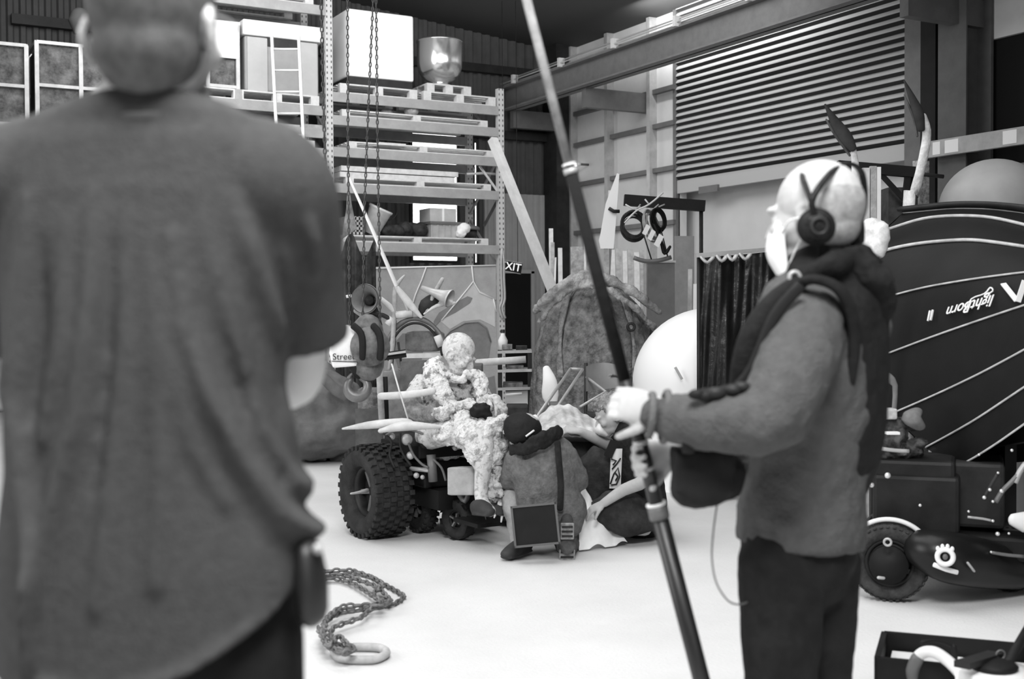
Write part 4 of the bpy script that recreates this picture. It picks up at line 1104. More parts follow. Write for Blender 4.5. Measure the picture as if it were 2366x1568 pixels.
SP = [([(900, 850), (907, 800), (911, 720), (914, 665), (934, 637)], .017, M_wood), ([(917, 665), (945, 700), (973, 732)], .026, M_pale), ([(925, 678), (938, 705), (944, 722)], .012, M_lsteel),
      ([(1022, 645), (1003, 680), (984, 722)], .017, M_wood), ([(1050, 700), (1010, 706), (980, 725)], .014, M_pale), ([(822, 718), (850, 735), (880, 755)], .02, M_wood),
      ([(880, 690), (905, 712), (918, 728)], .02, M_pale), ([(905, 740), (885, 728), (860, 722)], .016, M_dsteel), ([(1035, 830), (1060, 800), (1090, 780)], .01, M_steel)]
for pl, r, m in SP:
    MB().loft([P(x, y, Dh - .03) for x, y in pl], [r * .8] + [r] * (len(pl) - 2) + [r * .45], k=3, n=10).build('branch', m, TR)
MB().tube([P(905, 850, Dh - .02), P(912, 790, Dh - .02), P(914, 740, Dh - .02)], .008).tube([P(928, 850, Dh - .02), P(920, 790, Dh - .02)], .008).build('hoop_string', M_dsteel, TR)
# antenna rod
MB().loft([P(807, 412, 7.7), P(860, 530, 7.75), P(915, 658, 7.9)], [.008, .012, .014], n=8).build('antenna_rod', mat('bright_white', .93, .4), TR)
mb = MB(); mb.slab([P(804, 415, 7.7), P(812, 470, 7.7), P(824, 528, 7.72), P(800, 545, 7.72), P(790, 552, 7.72), P(800, 480, 7.7)], FW * .01)
mb.build('pennant', mat('pennant', .22, .9, var=.5, scale=10), TR)
# horns
def horn(name, c, ax, R_, Ln, m, label, par=None):
    t = MB().lathe(c, [(R_, 0), (R_ * 1.04, -.01), (R_ * .98, -.012), (R_ * .7, -Ln * .25), (R_ * .42, -Ln * .55), (R_ * .28, -Ln), (R_ * .2, -Ln), (R_ * .25, -Ln * .9), (R_ * .38, -Ln * .55), (R_ * .66, -Ln * .25), (R_ * .96, 0)], axis=ax, n=36).build(name, m, TR)
    MB().lathe(c, [(0, -Ln * .3), (R_ * .3, -Ln * .35), (R_ * .34, -Ln * .5), (0, -Ln * .5)], axis=ax, n=24).build('horn_driver', M_dk, t)
    return t
horn('horn', P(842, 690, 7.9), (-FW * .9 - RT * .25 + UP * .1), .098, .2, mat('horn_metal', .3, .45, metal=.4, var=.2), '')
MB().loft([P(850, 700, 8.1), P(855, 730, 8.1), P(870, 750, 8.05)], [.05, .07, .04], k=2).build('horn_housing', M_dk, TR)
horn('horn', P(1040, 690, 7.9), (RT * .9 - FW * .35 - UP * .35), .06, .22, M_lsteel, '')
MB().loft([P(1003, 690, 8.0), P(985, 705, 8.0), P(975, 720, 8.0)], [.04, .05, .03], k=2).build('horn_bracket', M_dk, TR)
MB().cyl(P(812, 683, 7.85), P(800, 685, 7.85), .01).build('horn_peg', M_white, TR)

# ================================================================= SEATED PERSON IN RAGGED COSTUME
S1 = thing('person', 'seated person with powdered bald head and ragged pale costume on the trike, head bowed', 'person', at(1030, 1210, 7.45, 0).to_tuple())
mb = MB()
hc = P(1060, 815, 7.42)
fdir = RT * .80 - FW * .30 - UP * .50
head(mb, hc, fdir, UP + RT * .2, 1.13)
L(mb, [(1052, 850, 7.45, .062), (1040, 878, 7.5, .065), (1035, 900, 7.52, .09)])
L(mb, [(1037, 895, 7.52, (.17, .1)), (1032, 930, 7.52, (.17, .12)), (1025, 975, 7.52, (.15, .12)), (1020, 1002, 7.5, (.16, .13))], side=(RT - FW * -.3))
L(mb, [(982, 892, 7.5, .06), (952, 935, 7.35, .05), (985, 958, 7.2, .04), (1008, 955, 7.12, .03)])
L(mb, [(1090, 890, 7.5, .06), (1118, 925, 7.35, .05), (1138, 925, 7.2, .038), (1147, 922, 7.12, .03)])
hand(mb, P(1008, 955, 7.12), RT * .8 + UP * .1 - FW * .2, UP - FW * .4, (40, 40, 30), thumb=-1, s=.95)
hand(mb, P(1146, 922, 7.12), RT * .5 - UP * .6 - FW * .2, UP * .6 + RT * .5 - FW * .4, (40, 45, 30), thumb=1, s=.95)
for dx, dd in ((0, 0), (-28, -.18)):
    L(mb, [(1020 + dx, 1005, 7.45 + dd, .09), (1085 + dx, 995, 7.25 + dd, .075), (1140 + dx, 1000, 7.1 + dd, .062), (1146 + dx, 1060, 7.08 + dd, .055), (1140 + dx, 1120, 7.1 + dd, .042), (1142 + dx, 1160, 7.08 + dd, .04), (1160 + dx, 1180, 7.02 + dd, .035)], k=2)
mb.build('body', M_made, S1, remesh=.0065, smooth_it=2)
mb = MB()
L(mb, [(1037, 880, 7.5, (.14, .1)), (1037, 905, 7.5, (.19, .125)), (1032, 940, 7.5, (.185, .135)), (1025, 985, 7.48, (.17, .14)), (1025, 1012, 7.46, (.19, .15))], side=RT)
L(mb, [(978, 890, 7.5, .078), (962, 915, 7.42, .07), (955, 930, 7.36, .062)])
L(mb, [(1092, 888, 7.5, .072), (1112, 915, 7.4, .066), (1120, 930, 7.34, .055)])
mb.build('tunic', M_rag, S1, remesh=.012, smooth_it=2, noise_amt=.03, noise_scale=.05)
mb = MB()
mb.loft([P(1010, 828, 7.42), P(998, 850, 7.34), P(1010, 885, 7.3), P(1030, 920, 7.28), P(1048, 950, 7.24)], [(.02, .02), (.06, .03), (.07, .03), (.055, .03), (.02, .02)], k=3, side=RT)
mb.loft([P(1075, 862, 7.35), P(1100, 870, 7.36), P(1112, 890, 7.34), P(1108, 925, 7.28)], [(.03, .02), (.05, .03), (.05, .03), (.02, .02)], k=3, side=RT)
mb.loft([P(1012, 842, 7.5), P(1040, 872, 7.36), P(1072, 878, 7.33)], [(.03, .03), (.035, .03), (.02, .02)], k=3)
mb.build('shawl', mat('shawl', .5, .95, var=.5, scale=24, hard=1, bump=.7, bscale=60), S1, remesh=.01, noise_amt=.025, noise_scale=.03)
mb = MB()
L(mb, [(952, 925, 7.33, .058), (956, 948, 7.28, .06), (985, 958, 7.2, .052), (1005, 956, 7.14, .045)])
o = mb.build('sleeve', M_sleeve, S1, remesh=.01, noise_amt=.02, noise_scale=.03)
mb = MB()
mb.ell(P(1022, 955, 7.08), (.055, .05, .045)).ell(P(1036, 945, 7.08), (.04, .05, .035))
mb.build('fur_cuff', M_fleece, S1, remesh=.01, noise_amt=.04, noise_scale=.02)
mb = MB()
rs = random.Random(3)
for (px, py, d, r) in ((1050, 945, 7.15, .06), (1085, 935, 7.15, .05), (1120, 935, 7.12, .05), (1075, 975, 7.05, .075), (1045, 1000, 7.0, .075), (1022, 1010, 6.98, .045), (1085, 1010, 6.95, .085), (1115, 1000, 6.95, .085), (1140, 985, 6.98, .07), (1165, 975, 7.0, .06), (1110, 1040, 6.92, .085), (1135, 1050, 6.95, .075), (1085, 1035, 6.92, .05), (1095, 1060, 6.92, .045), (1125, 1075, 6.95, .06), (1150, 1030, 6.98, .06)):
    mb.ell(P(px, py, d), (r, r, r * .85))
mb.build('fleece_wrap', M_fleece, S1, remesh=.012, noise_amt=.07, noise_scale=.045)
mb = MB()
for (px, py, d, r) in ((1118, 1080, 6.95, .06), (1140, 1090, 6.97, .055), (1150, 1115, 6.97, .05), (1120, 1120, 6.97, .05), (1135, 1145, 6.97, .045), (1160, 1140, 6.97, .04)): mb.ell(P(px, py, d), (r, r, r * .8))
mb.build('leg_wrap', M_rag, S1, remesh=.012, noise_amt=.05, noise_scale=.03)
mb = MB()
for (px, py, r) in ((1105, 948, .045), (1118, 945, .04), (1125, 958, .03), (1095, 955, .025)): mb.ell(P(px, py, 7.0), r)
mb.build('dark_patch', M_black, S1, remesh=.01, noise_amt=.03, noise_scale=.03)
mb = MB()
for i, (a, b) in enumerate((((1170, 1150), (1150, 1172)), ((1172, 1156), (1142, 1195)), ((1178, 1158), (1158, 1205)), ((1184, 1160), (1176, 1200)))):
    mb = MB().loft([P(*a, 7.0), P((a[0] + b[0]) / 2 - 4, (a[1] + b[1]) / 2 - 6, 7.0), P(*b, 7.0)], [.01, .012, .005], n=8, k=3); mb.build('white_spike', M_white, S1)
shb = MB(); tip = P(1172, 1192, 6.98); shoe(shb, P(1130, 1188, 7.08), tip, UP); shoe(shb, P(1100, 1190, 6.9), P(1142, 1194, 6.8), UP)
shb.build('shoes', M_shoe, S1, remesh=.008)

# ================================================================= KNEELING PERSON, BACK TO CAMERA
K = thing('person', 'person in dark beret and grey jacket kneeling with back to the camera beside the trike', 'person', at(1265, 1270, 6.85, 0).to_tuple())
mb = MB()
hk_ = P(1212, 998, 6.9); fk = -RT * .75 + FW * .55 - UP * .25
head(mb, hk_, fk, UP - RT * .15, 1.0)
L(mb, [(1222, 1015, 6.9, .055), (1238, 1035, 6.9, .06), (1248, 1062, 6.92, .06)])
L(mb, [(1252, 1068, 6.9, (.13, .07)), (1255, 1090, 6.88, (.15, .1)), (1265, 1140, 6.88, (.15, .12)), (1275, 1180, 6.88, (.16, .13))], side=RT)
L(mb, [(1195, 1062, 6.88, .055), (1180, 1105, 6.92, .045), (1160, 1105, 7.02, .035), (1148, 1098, 7.06, .027)])
L(mb, [(1312, 1055, 6.88, .055), (1335, 1110, 6.92, .045), (1310, 1120, 7.08, .035), (1290, 1110, 7.15, .027)])
hand(mb, P(1148, 1098, 7.06), -RT + UP * .3, UP - FW * .5, (30, 35, 25), thumb=1, s=.95)
hand(mb, P(1290, 1110, 7.15), -RT + FW * .4, UP, (30, 35, 25), thumb=-1, s=.95)
L(mb, [(1255, 1185, 6.88, .09), (1215, 1150, 7.0, .075), (1192, 1140, 7.02, .062), (1196, 1200, 6.92, .055), (1205, 1262, 6.85, .04)])
L(mb, [(1290, 1190, 6.88, .09), (1305, 1230, 7.0, .07), (1308, 1262, 6.98, .06), (1309, 1260, 6.82, .05), (1310, 1258, 6.76, .035)])
mb.build('body', M_skin, K, remesh=.0075, smooth_it=1)
mb = MB()
L(mb, [(1235, 1035, 6.9, (.1, .08)), (1250, 1052, 6.9, (.19, .12)), (1257, 1090, 6.87, (.195, .14)), (1265, 1140, 6.87, (.185, .145)), (1278, 1185, 6.87, (.195, .15)), (1280, 1195, 6.87, (.19, .15))], side=RT, n=24)
L(mb, [(1198, 1058, 6.88, .075), (1186, 1085, 6.9, .068), (1181, 1108, 6.93, .06), (1163, 1108, 7.0, .046)])
L(mb, [(1305, 1055, 6.88, .075), (1325, 1085, 6.9, .068), (1336, 1112, 6.93, .06), (1315, 1122, 7.05, .046)])
jk = mb.build('jacket', M_jacket, K, remesh=.01, smooth_it=2, noise_amt=.022, noise_scale=.09)
MB().loft([P(1288, 1022, 6.74), P(1291, 1060, 6.71), P(1296, 1120, 6.7), P(1294, 1175, 6.7)], [(.018, .012)] * 4, side=RT, k=3).build('strap', M_dark_cl, K)
mb = MB()
mb.loft([P(1182, 1040, 6.85), P(1215, 1035, 6.74), P(1255, 1015, 6.74), P(1288, 998, 6.8), P(1290, 1000, 6.9)], [(.028, .018), (.042, .02), (.05, .024), (.04, .022), (.02, .02)], k=3, side=UP)
mb.build('scarf', M_dark_cl, K, remesh=.009, noise_amt=.03, noise_scale=.035)
mb = MB()
mb.ell(P(1208, 992, 6.89), (.112, .118, .095), nu=24, nv=16).ell(P(1202, 982, 6.88), (.1, .11, .075))
mb.build('beret', mat('beret', .02, .95, bump=.3, var=.2), K, remesh=.01)
MB().tube([P(1215, 1008, 6.77), P(1226, 1000, 6.77), P(1234, 994, 6.78)], .006).build('hair_clip', M_white, K)
mb = MB()
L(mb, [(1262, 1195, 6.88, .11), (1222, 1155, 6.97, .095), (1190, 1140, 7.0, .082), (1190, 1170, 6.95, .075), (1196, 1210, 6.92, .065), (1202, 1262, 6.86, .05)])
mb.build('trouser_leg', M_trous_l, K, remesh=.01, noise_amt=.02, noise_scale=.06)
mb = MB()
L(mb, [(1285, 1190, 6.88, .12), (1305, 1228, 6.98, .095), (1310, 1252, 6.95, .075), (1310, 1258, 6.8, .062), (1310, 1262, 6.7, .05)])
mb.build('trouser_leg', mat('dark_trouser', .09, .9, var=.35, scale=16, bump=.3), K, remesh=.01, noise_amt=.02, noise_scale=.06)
for nm, h_, t_, u_ in (('shoe', at(1218, 1275, 6.85), at(1184, 1285, 6.72), UP), ('shoe', P(1311, 1232, 6.62), P(1310, 1285, 6.70), FW)):
    mb = MB()
    h_ = V(h_); t_ = V(t_)
    if u_ is UP: h_.z = .012; t_.z = .01; t_ = h_ + (t_ - h_).normalized() * .25; 
    else: t_.z = .012; h_ = t_ + UP * .2 - FW * .05
    shoe(mb, h_, t_, u_)
    sh = mb.build(nm, M_shoe, K, remesh=.006)
    if u_ is FW:
        d = (t_ - h_).normalized(); mb = MB()
        for k, (a_, w_, hh) in enumerate(((.1, .038, .05), (.72, .045, .045))):
            q = h_ + d * (a_ + .08) * .25 - FW * .006
            mb = MB().obox(q, RT, FW, d, w_, .008, hh); mb.build('sole', M_sole, sh, bevel=.006)
            for j in range(3): MB().obox(q + d * (j - 1) * .028 - FW * .01, RT, FW, d, w_ * .8, .006, .005).build('tread', M_rubber, sh)
bag = thing('monitor_bag', 'flat black square monitor case leaning on the kneeling person', 'case', at(1235, 1265, 6.6, 0).to_tuple())
q = P(1237, 1212, 6.62); bx = (RT + UP * .09).normalized(); bz = (UP - RT * .1 + FW * .15).normalized(); by = bx.cross(bz)
MB().obox(q, bx, by, bz, .125, .035, .112).build('case', M_black, bag, bevel=.008)
mb = MB()
for sx, sz, hx, hz in ((0, 1, .128, .006), (0, -1, .128, .006), (1, 0, .006, .115), (-1, 0, .006, .115)):
    mb = MB().obox(q + bx * sx * .122 + bz * sz * .109 + by * (-.037 if by.dot(FW) > 0 else .037), bx, by, bz, hx, .004, hz); mb.build('edge_trim', mat('trim_grey', .12, .6), bag)

# ================================================================= PERSON SITTING ON THE FLOOR AT THE RIGHT
P_real = P
def P(px, py, d): return P_real(px, py, d + .33)
F = thing('person', 'person in black T-shirt sitting on the floor facing the trike, knees raised', 'person', at(1450, 1225, 7.0, 0).to_tuple())
mb = MB()
hf = P(1408, 955, 7.1); ff = -RT * .85 - FW * .15 - UP * .45
head(mb, hf, ff, UP - RT * .3, .98)
L(mb, [(1420, 975, 7.12, .052), (1440, 998, 7.12, .055), (1455, 1015, 7.12, .08)])
L(mb, [(1458, 1015, 7.1, (.15, .1)), (1472, 1060, 7.08, (.14, .12)), (1478, 1120, 7.05, (.14, .13)), (1480, 1185, 7.02, (.15, .15))], side=FW)
L(mb, [(1478, 1015, 6.98, .055), (1492, 1060, 6.88, .048), (1490, 1108, 6.8, .042), (1440, 1132, 6.72, .036), (1395, 1162, 6.68, .026)])
L(mb, [(1440, 1015, 7.25, .05), (1418, 1030, 7.2, .045), (1375, 1012, 7.12, .035), (1340, 996, 7.08, .026)])
hand(mb, P(1395, 1162, 6.68), -RT - UP * .5, UP - FW * .3, (20, 25, 20), thumb=-1, s=.95)
hand(mb, P(1340, 996, 7.08), -RT + UP * .15, UP - FW * .5, (35, 35, 25), thumb=1, s=.95)
L(mb, [(1465, 1190, 7.1, .1), (1410, 1110, 7.08, .08), (1376, 1058, 7.05, .065), (1365, 1120, 7.05, .058), (1352, 1200, 7.1, .042)])
L(mb, [(1480, 1190, 6.95, .1), (1430, 1190, 6.82, .08), (1395, 1180, 6.76, .065), (1440, 1212, 6.75, .052), (1490, 1222, 6.8, .04)])
mb.build('body', M_skin_pale, F, remesh=.0075, smooth_it=1)
mb = MB()
L(mb, [(1450, 1000, 7.11, (.12, .09)), (1460, 1020, 7.1, (.17, .12)), (1474, 1065, 7.07, (.165, .14)), (1480, 1120, 7.05, (.165, .15)), (1482, 1185, 7.03, (.17, .165))], side=FW, n=24)
L(mb, [(1476, 1012, 6.99, .075), (1490, 1055, 6.9, .068), (1494, 1092, 6.84, .062)])
L(mb, [(1442, 1015, 7.24, .068), (1425, 1026, 7.2, .058)])
mb.build('t_shirt', M_dark_cl, F, remesh=.01, smooth_it=2, noise_amt=.02, noise_scale=.08)
mb = MB()
L(mb, [(1470, 1195, 7.08, .125), (1412, 1110, 7.06, .11), (1374, 1062, 7.04, .095), (1372, 1110, 7.04, .095), (1368, 1160, 7.06, .09), (1352, 1200, 7.1, .06)])
L(mb, [(1485, 1192, 6.95, .11), (1435, 1178, 6.84, .12), (1392, 1172, 6.8, .085), (1440, 1205, 6.74, .085), (1495, 1205, 6.78, .07), (1505, 1210, 6.8, .05)])
mb.build('trousers', mat('charcoal_trouser', .035, .9, var=.3, scale=14, bump=.3), F, remesh=.011, smooth_it=2, noise_amt=.025, noise_scale=.08)
fn_ = ff.normalized(); un_ = (UP - RT * .3); un_ = (un_ - fn_ * un_.dot(fn_)).normalized(); ln_ = fn_.cross(un_)
mb = MB()
for (a_, b_, c_, r) in ((0, -.03, .04, .085), (.03, -.05, .0, .075), (-.03, -.05, .0, .075), (0, .03, .07, .055), (.05, -.01, .03, .05), (-.05, -.01, .03, .05), (0, -.07, -.03, .06)):
    mb.ell(hf + ln_ * a_ + fn_ * b_ + un_ * c_, r)
mb.build('hair', mat('curly_hair', .22, .9, var=.5, scale=40), F, remesh=.009, noise_amt=.04, noise_scale=.02)
mb = MB().loft([hf + fn_ * .092 - un_ * .03, hf + fn_ * .105 - un_ * .06, hf + fn_ * .085 - un_ * .105], [(.032, .012), (.05, .028), (.034, .016)], side=ln_, k=3)
mb.build('face_mask', M_white, F)
mb = MB().grid(lambda u, v: P(1408 + 26 * u + 4 * v, 1128 - 92 * v, 6.93 - .02 * math.sin(PI * u) ) , 10, 14); mb.grid(lambda u, v: P(1408 + 26 * u + 4 * v, 1128 - 92 * v, 6.95 - .02 * math.sin(PI * u)), 10, 14)
M_print = mat('printed_cloth', .88, .9, var=.0)
ap = mb.build('printed_cloth', M_print, F)
for pl in ([(1410, 1118), (1418, 1095), (1428, 1080), (1432, 1100), (1424, 1118), (1412, 1120)], [(1412, 1060), (1424, 1064), (1416, 1074)], [(1420, 1090), (1428, 1100), (1422, 1110)], [(1414, 1084), (1426, 1070), (1434, 1058)]):
    MB().tube([P(x, y, 6.90) for x, y in pl], .005, n=5).build('print', M_dsteel, ap)
MB().beam(P(1404, 1055, 6.9), P(1420, 1018, 6.9), .02, .05).build('strap', M_black, F)
mb = MB(); shoe(mb, V(P(1355, 1215, 7.1).to_tuple()[:2] + (.01,)), V((P(1355, 1215, 7.1) - RT * .25).to_tuple()[:2] + (.01,)), UP)
mb.build('shoe', M_shoe, F, remesh=.007)
P = P_real
# white sheet spilling on the floor
def sheet(u, v):
    cc = G(1338 + 112 * u, 1276 - 14 * u)
    e0 = P(1338 + 50 * u, 1118 + 70 * u, 7.12 + .02 * u)
    p = e0.lerp(cc, v); p.z = max(.012, e0.z * (1 - v) ** 1.3 + .05 * abs(math.sin(u * 5 + v * 3)) * (1 - v * .5) * (v > 0) + .012 * math.sin(u * 13 + v * 9))
    return p
mb = MB().grid(sheet, 40, 30)
tag(mb.build('white_sheet', mat('sheet_white', .9, .9, var=.06, scale=10)), 'crumpled white sheet spilling on the floor right of the kneeling person', 'sheet')
# striped cloth lying over a low crate behind them
def cl(u, v):
    p = P(1240 + 145 * u, 1000 - 62 * v * (.6 + .4 * math.sin(PI * min(1, u * 1.1))) - 6 * math.sin(u * 5), 7.5 + .35 * v)
    return p + UP * (.006 * math.sin(u * 19 - v * 9) + .004 * math.sin(u * 43 + v * 5)) + FW * (.01 * math.sin(v * 12 + u * 8))
mb = MB().grid(cl, 60, 24); mb.grid(lambda u, v: cl(u, v) - UP * .02, 60, 24)
tag(mb.build('striped_cloth', mat('striped_cloth', .55, .9, var=.3, scale=9)), 'pale rumpled striped cloth spread behind the kneeling person', 'cloth')
q = P(1310, 1000, 7.75)
tag(MB().obox(at(1310, 1000, 7.75, q.z / 2 - .02), RT, FW, UP, .2, .16, q.z / 2 - .02).build('low_crate', M_dk, bevel=.01), 'dark low crate under the striped cloth', 'crate')
tag(MB().loft([P(1222, 972, 7.2), P(1236, 968, 7.2), P(1240, 974, 7.2)], [.022, .03, .02], k=2).build('white_ball', M_white), 'small white ball on the foot of the tube frame', 'ball')
tag(MB().obox(at(1390, 1100, 7.9, .25), RT, FW, UP, .14, .1, .25).build('tool_case', M_dk, bevel=.01), 'dark case behind the sitting person\'s outstretched arm', 'case')
tag(MB().obox(P(1372, 992, 7.8), RT, FW, UP, .05, .05, .012).build('white_tray', M_white), 'small white tray on the dark case behind the outstretched arm', 'tray')
# ================================================================= RIGHT SIDE: BOAT, BUGGY, TALL THINGS
def DH(px, dd=0.0): return 6.4 - (px - 2040) / 326 * 0.9 + dd
EDG = [([(2085, 492), (2200, 481), (2280, 482), (2366, 492), (2520, 525)], .80),
       ([(2040, 533), (2130, 503), (2200, 498), (2280, 500), (2366, 520), (2520, 565)], .62),
       ([(1985, 596), (2060, 572), (2130, 560), (2240, 552), (2366, 570), (2520, 600)], .40),
       ([(1975, 706), (2040, 687), (2130, 663), (2250, 643), (2366, 628), (2520, 615)], .20),
       ([(1985, 840), (2055, 813), (2150, 777), (2250, 742), (2366, 703), (2520, 655)], .10),
       ([(2055, 955), (2100, 936), (2170, 905), (2260, 862), (2366, 805), (2520, 715)], .04),
       ([(2135, 1032), (2180, 1008), (2250, 968), (2366, 890), (2520, 790)], .0),
       ([(2205, 1078), (2240, 1060), (2300, 1022), (2366, 975), (2520, 870)], .02)]
def resamp(pl, n=28):
    x0_, x1_ = pl[0][0], pl[-1][0]; out = []
    for i in range(n):
        x = x0_ + (x1_ - x0_) * i / (n - 1)
        for (a, ya_), (b, yb2) in zip(pl, pl[1:]):
            if x <= b + 1e-6: break
        k = (x - a) / (b - a); out.append((x, ya_ + (yb2 - ya_) * k))
    for _ in range(4): out = [out[0]] + [((out[i][0]), (out[i - 1][1] + 2 * out[i][1] + out[i + 1][1]) / 4) for i in range(1, n - 1)] + [out[-1]]
    return out
rowsE = [[P(x, y, DH(x, dd)) for x, y in resamp(pl)] for pl, dd in EDG]
M_hull = mat('black_hull', .012, .5, var=.15, scale=3, spec=.12, bump=.2, bscale=5)
M_highlight = mat('hull_highlight', .5, .4, var=.2, scale=12)
t = thing('upturned_boat', 'black clinker-built boat lying upside down, white lettering on its side', 'boat', at(2250, 1200, 5.9, 0).to_tuple())
mb = MB()
nn_ = len(rowsE[0])
for j in range(len(rowsE) - 1):
    A_, B_ = rowsE[j], rowsE[j + 1]
    step = -FW * .018
    for i in range(nn_ - 1):
        def mid(k, u): return A_[k].lerp(B_[k], u) + step * math.sin(PI * u) * 1.3 + step * u
        for u0, u1 in ((0, .25), (.25, .5), (.5, .75), (.75, 1)):
            mb.add([mid(i, u0), mid(i + 1, u0), mid(i + 1, u1), mid(i, u1)], [(0, 1, 2, 3)], True)
far = [[p + (RT * .92 + FW * .39) * (.4 + .26 * j) for p in r] for j, r in enumerate(rowsE)]
mb.add([p for r in far for p in r], [(j * nn_ + i, (j + 1) * nn_ + i, (j + 1) * nn_ + i + 1, j * nn_ + i + 1) for j in range(len(far) - 1) for i in range(nn_ - 1)], True)
mb.add(rowsE[0] + far[0], [(i, i + 1, nn_ + i + 1, nn_ + i) for i in range(nn_ - 1)], True)
mb.add([r[0] for r in rowsE] + [r[0] for r in far], [(j, j + 1, len(rowsE) + j + 1, len(rowsE) + j) for j in range(len(rowsE) - 1)], True)
mb.add([r[-1] for r in rowsE] + [r[-1] for r in far], [(j, j + 1, len(rowsE) + j + 1, len(rowsE) + j) for j in range(len(rowsE) - 1)], True)
mb.build('hull', M_hull, t)
for j, r in enumerate(rowsE):  # pale strips put the highlights of the plank edges into colour
    MB().loft([p - FW * .022 for p in r], [(.005 if j not in (1, 2) else .009)] * nn_, n=8, cap=False).build('plank_edge_highlight', M_highlight, t)
MB().loft([p + UP * .02 for p in rowsE[0]], [(.05, .02)] * nn_, n=10, side=FW, cap=False).build('keel_strip', M_dsteel, t)
wl = mat('white_lettering', .85, .6)
pA, pB = P(2140, 735, DH(2140, .12) - .05), P(2308, 690, DH(2308, .12) - .05)
ydn = -(P(2250, 680, DH(2250, .17)) - P(2252, 720, DH(2252, .12))).normalized()
text('lettering', 'lightBorn', wl, P(2241, 706, DH(2241, .14) - .055), pA - pB, ydn, .088, t, shear=.25)
text('lettering', 'II', wl, P(2150, 727, DH(2150, .14) - .06), pA - pB, ydn, .085, t, extr=.004)
for a_, b_ in (((2318, 655), (2350, 695)), ((2368, 648), (2352, 697))):
    MB().beam(P(*a_, DH(a_[0], .17) - .05), P(*b_, DH(b_[0], .13) - .05), .026, .006, up=FW).build('lettering', wl, t)
MB().tube([P(2232, 716, DH(2232, .13) - .05), P(2245, 690, DH(2240, .15) - .05), P(2275, 678, DH(2275, .16) - .05), P(2288, 664, DH(2288, .17) - .05), P(2294, 672, DH(2294, .17) - .05), P(2276, 682, DH(2276, .16) - .05)], .004, n=6, k=3).build('flourish', wl, t)
cr = thing('boat_cradle', 'dark trestle legs under the upturned boat, behind the black buggy', 'cradle', at(2300, 1300, 6.6, 0).to_tuple())
for px, dd in ((2200, .5), (2330, .5), (2480, .4), (2200, 1.4), (2480, 1.3)):
    q = P(px, 1010 if px > 2250 else 1030, DH(px, dd)); q0 = V((q.x, q.y, 0)); MB().beam(q0, q, .06, .06, up=FW).build('leg', M_black, cr)
MB().beam(P(2190, 1040, DH(2190, .5)), P(2490, 985, DH(2490, .45)), .08, .06).build('bearer', M_black, cr)

# ---- black buggy
D = 5.75
B = thing('black_buggy', 'low black powered buggy with a paw badge, in front of the upturned boat', 'buggy', at(2200, 1380, 5.75, 0).to_tuple())
AXB = (-FW * .93 - RT * .36).normalized(); FB = (RT * .93 - FW * .36).normalized()
M_rb = mat('dull_rubber', .045, .75, var=.3, scale=18, bump=.3, bscale=80)
def bw(px, py, d, R_, w, nm='wheel'):
    c = P(px, py, d); c.z = R_ + .003
    return c, wheel(nm, c, R_, w, AXB, hub=.62, lugs=36, rows=3, parent=B, mt=M_rb, rimm=mat('rim_dark', .03, .5, var=.2), spokes=3, lug_h=.003)
c1, w1 = bw(2056, 1308, 5.72, .182, .09)
c2, w2 = bw(2330, 1320, 5.9, .165, .09)
c3 = c1 - AXB * .62; wheel('wheel', c3, .182, .09, -AXB, hub=.62, lugs=20, rows=2, parent=B, mt=M_rb, lug_h=.003)
MB().torus(c1 + AXB * .0, AXB, .205, .012, n=20, m=6, a0=.4, a1=2.2, ref=UP.cross(AXB)).build('mudguard', M_white, B)
MB().cyl(c1 + AXB * .045, c1 + AXB * .085, .09).build('hub_cap', M_black, B)
for a_, r_ in ((2052 + 0, .014),): MB().torus(P(2051, 1252, 5.58), AXB, .016, .006).build('valve_ring', M_lsteel, B)
MB().loft([P(2030, 1334, 5.6), P(2042, 1335, 5.6)], [.008, .007]).build('rim_glint', M_lsteel, B)
def bx(name, px, py, d, hx, hy, hz, m=M_black, bevel=.02): return MB().obox(P(px, py, d), FB, AXB, UP, hx, hy, hz).build(name, m, B, bevel=bevel)
mb = MB().loft([P(2140, 1270, 5.62), P(2185, 1285, 5.58), P(2260, 1300, 5.66), P(2350, 1315, 5.8)], [(.11, .1), (.12, .12), (.11, .12), (.09, .1)], k=3, side=AXB)
mb.build('motor_cover', mat('glossy_black', .01, .35, spec=.3), B)
bx('chassis', 2210, 1245, 5.95, .36, .2, .06)
bx('body', 2120, 1150, 5.95, .2, .22, .14, mat('buggy_black', .016, .5, var=.3))
bx('seat', 2110, 1075, 5.95, .2, .2, .05, mat('buggy_black', .016, .5, var=.3))
bx('side_panel', 2230, 1130, 6.0, .18, .2, .16, mat('buggy_dark', .028, .55, var=.3))
bx('fork', 2045, 1225, 5.85, .04, .05, .1)
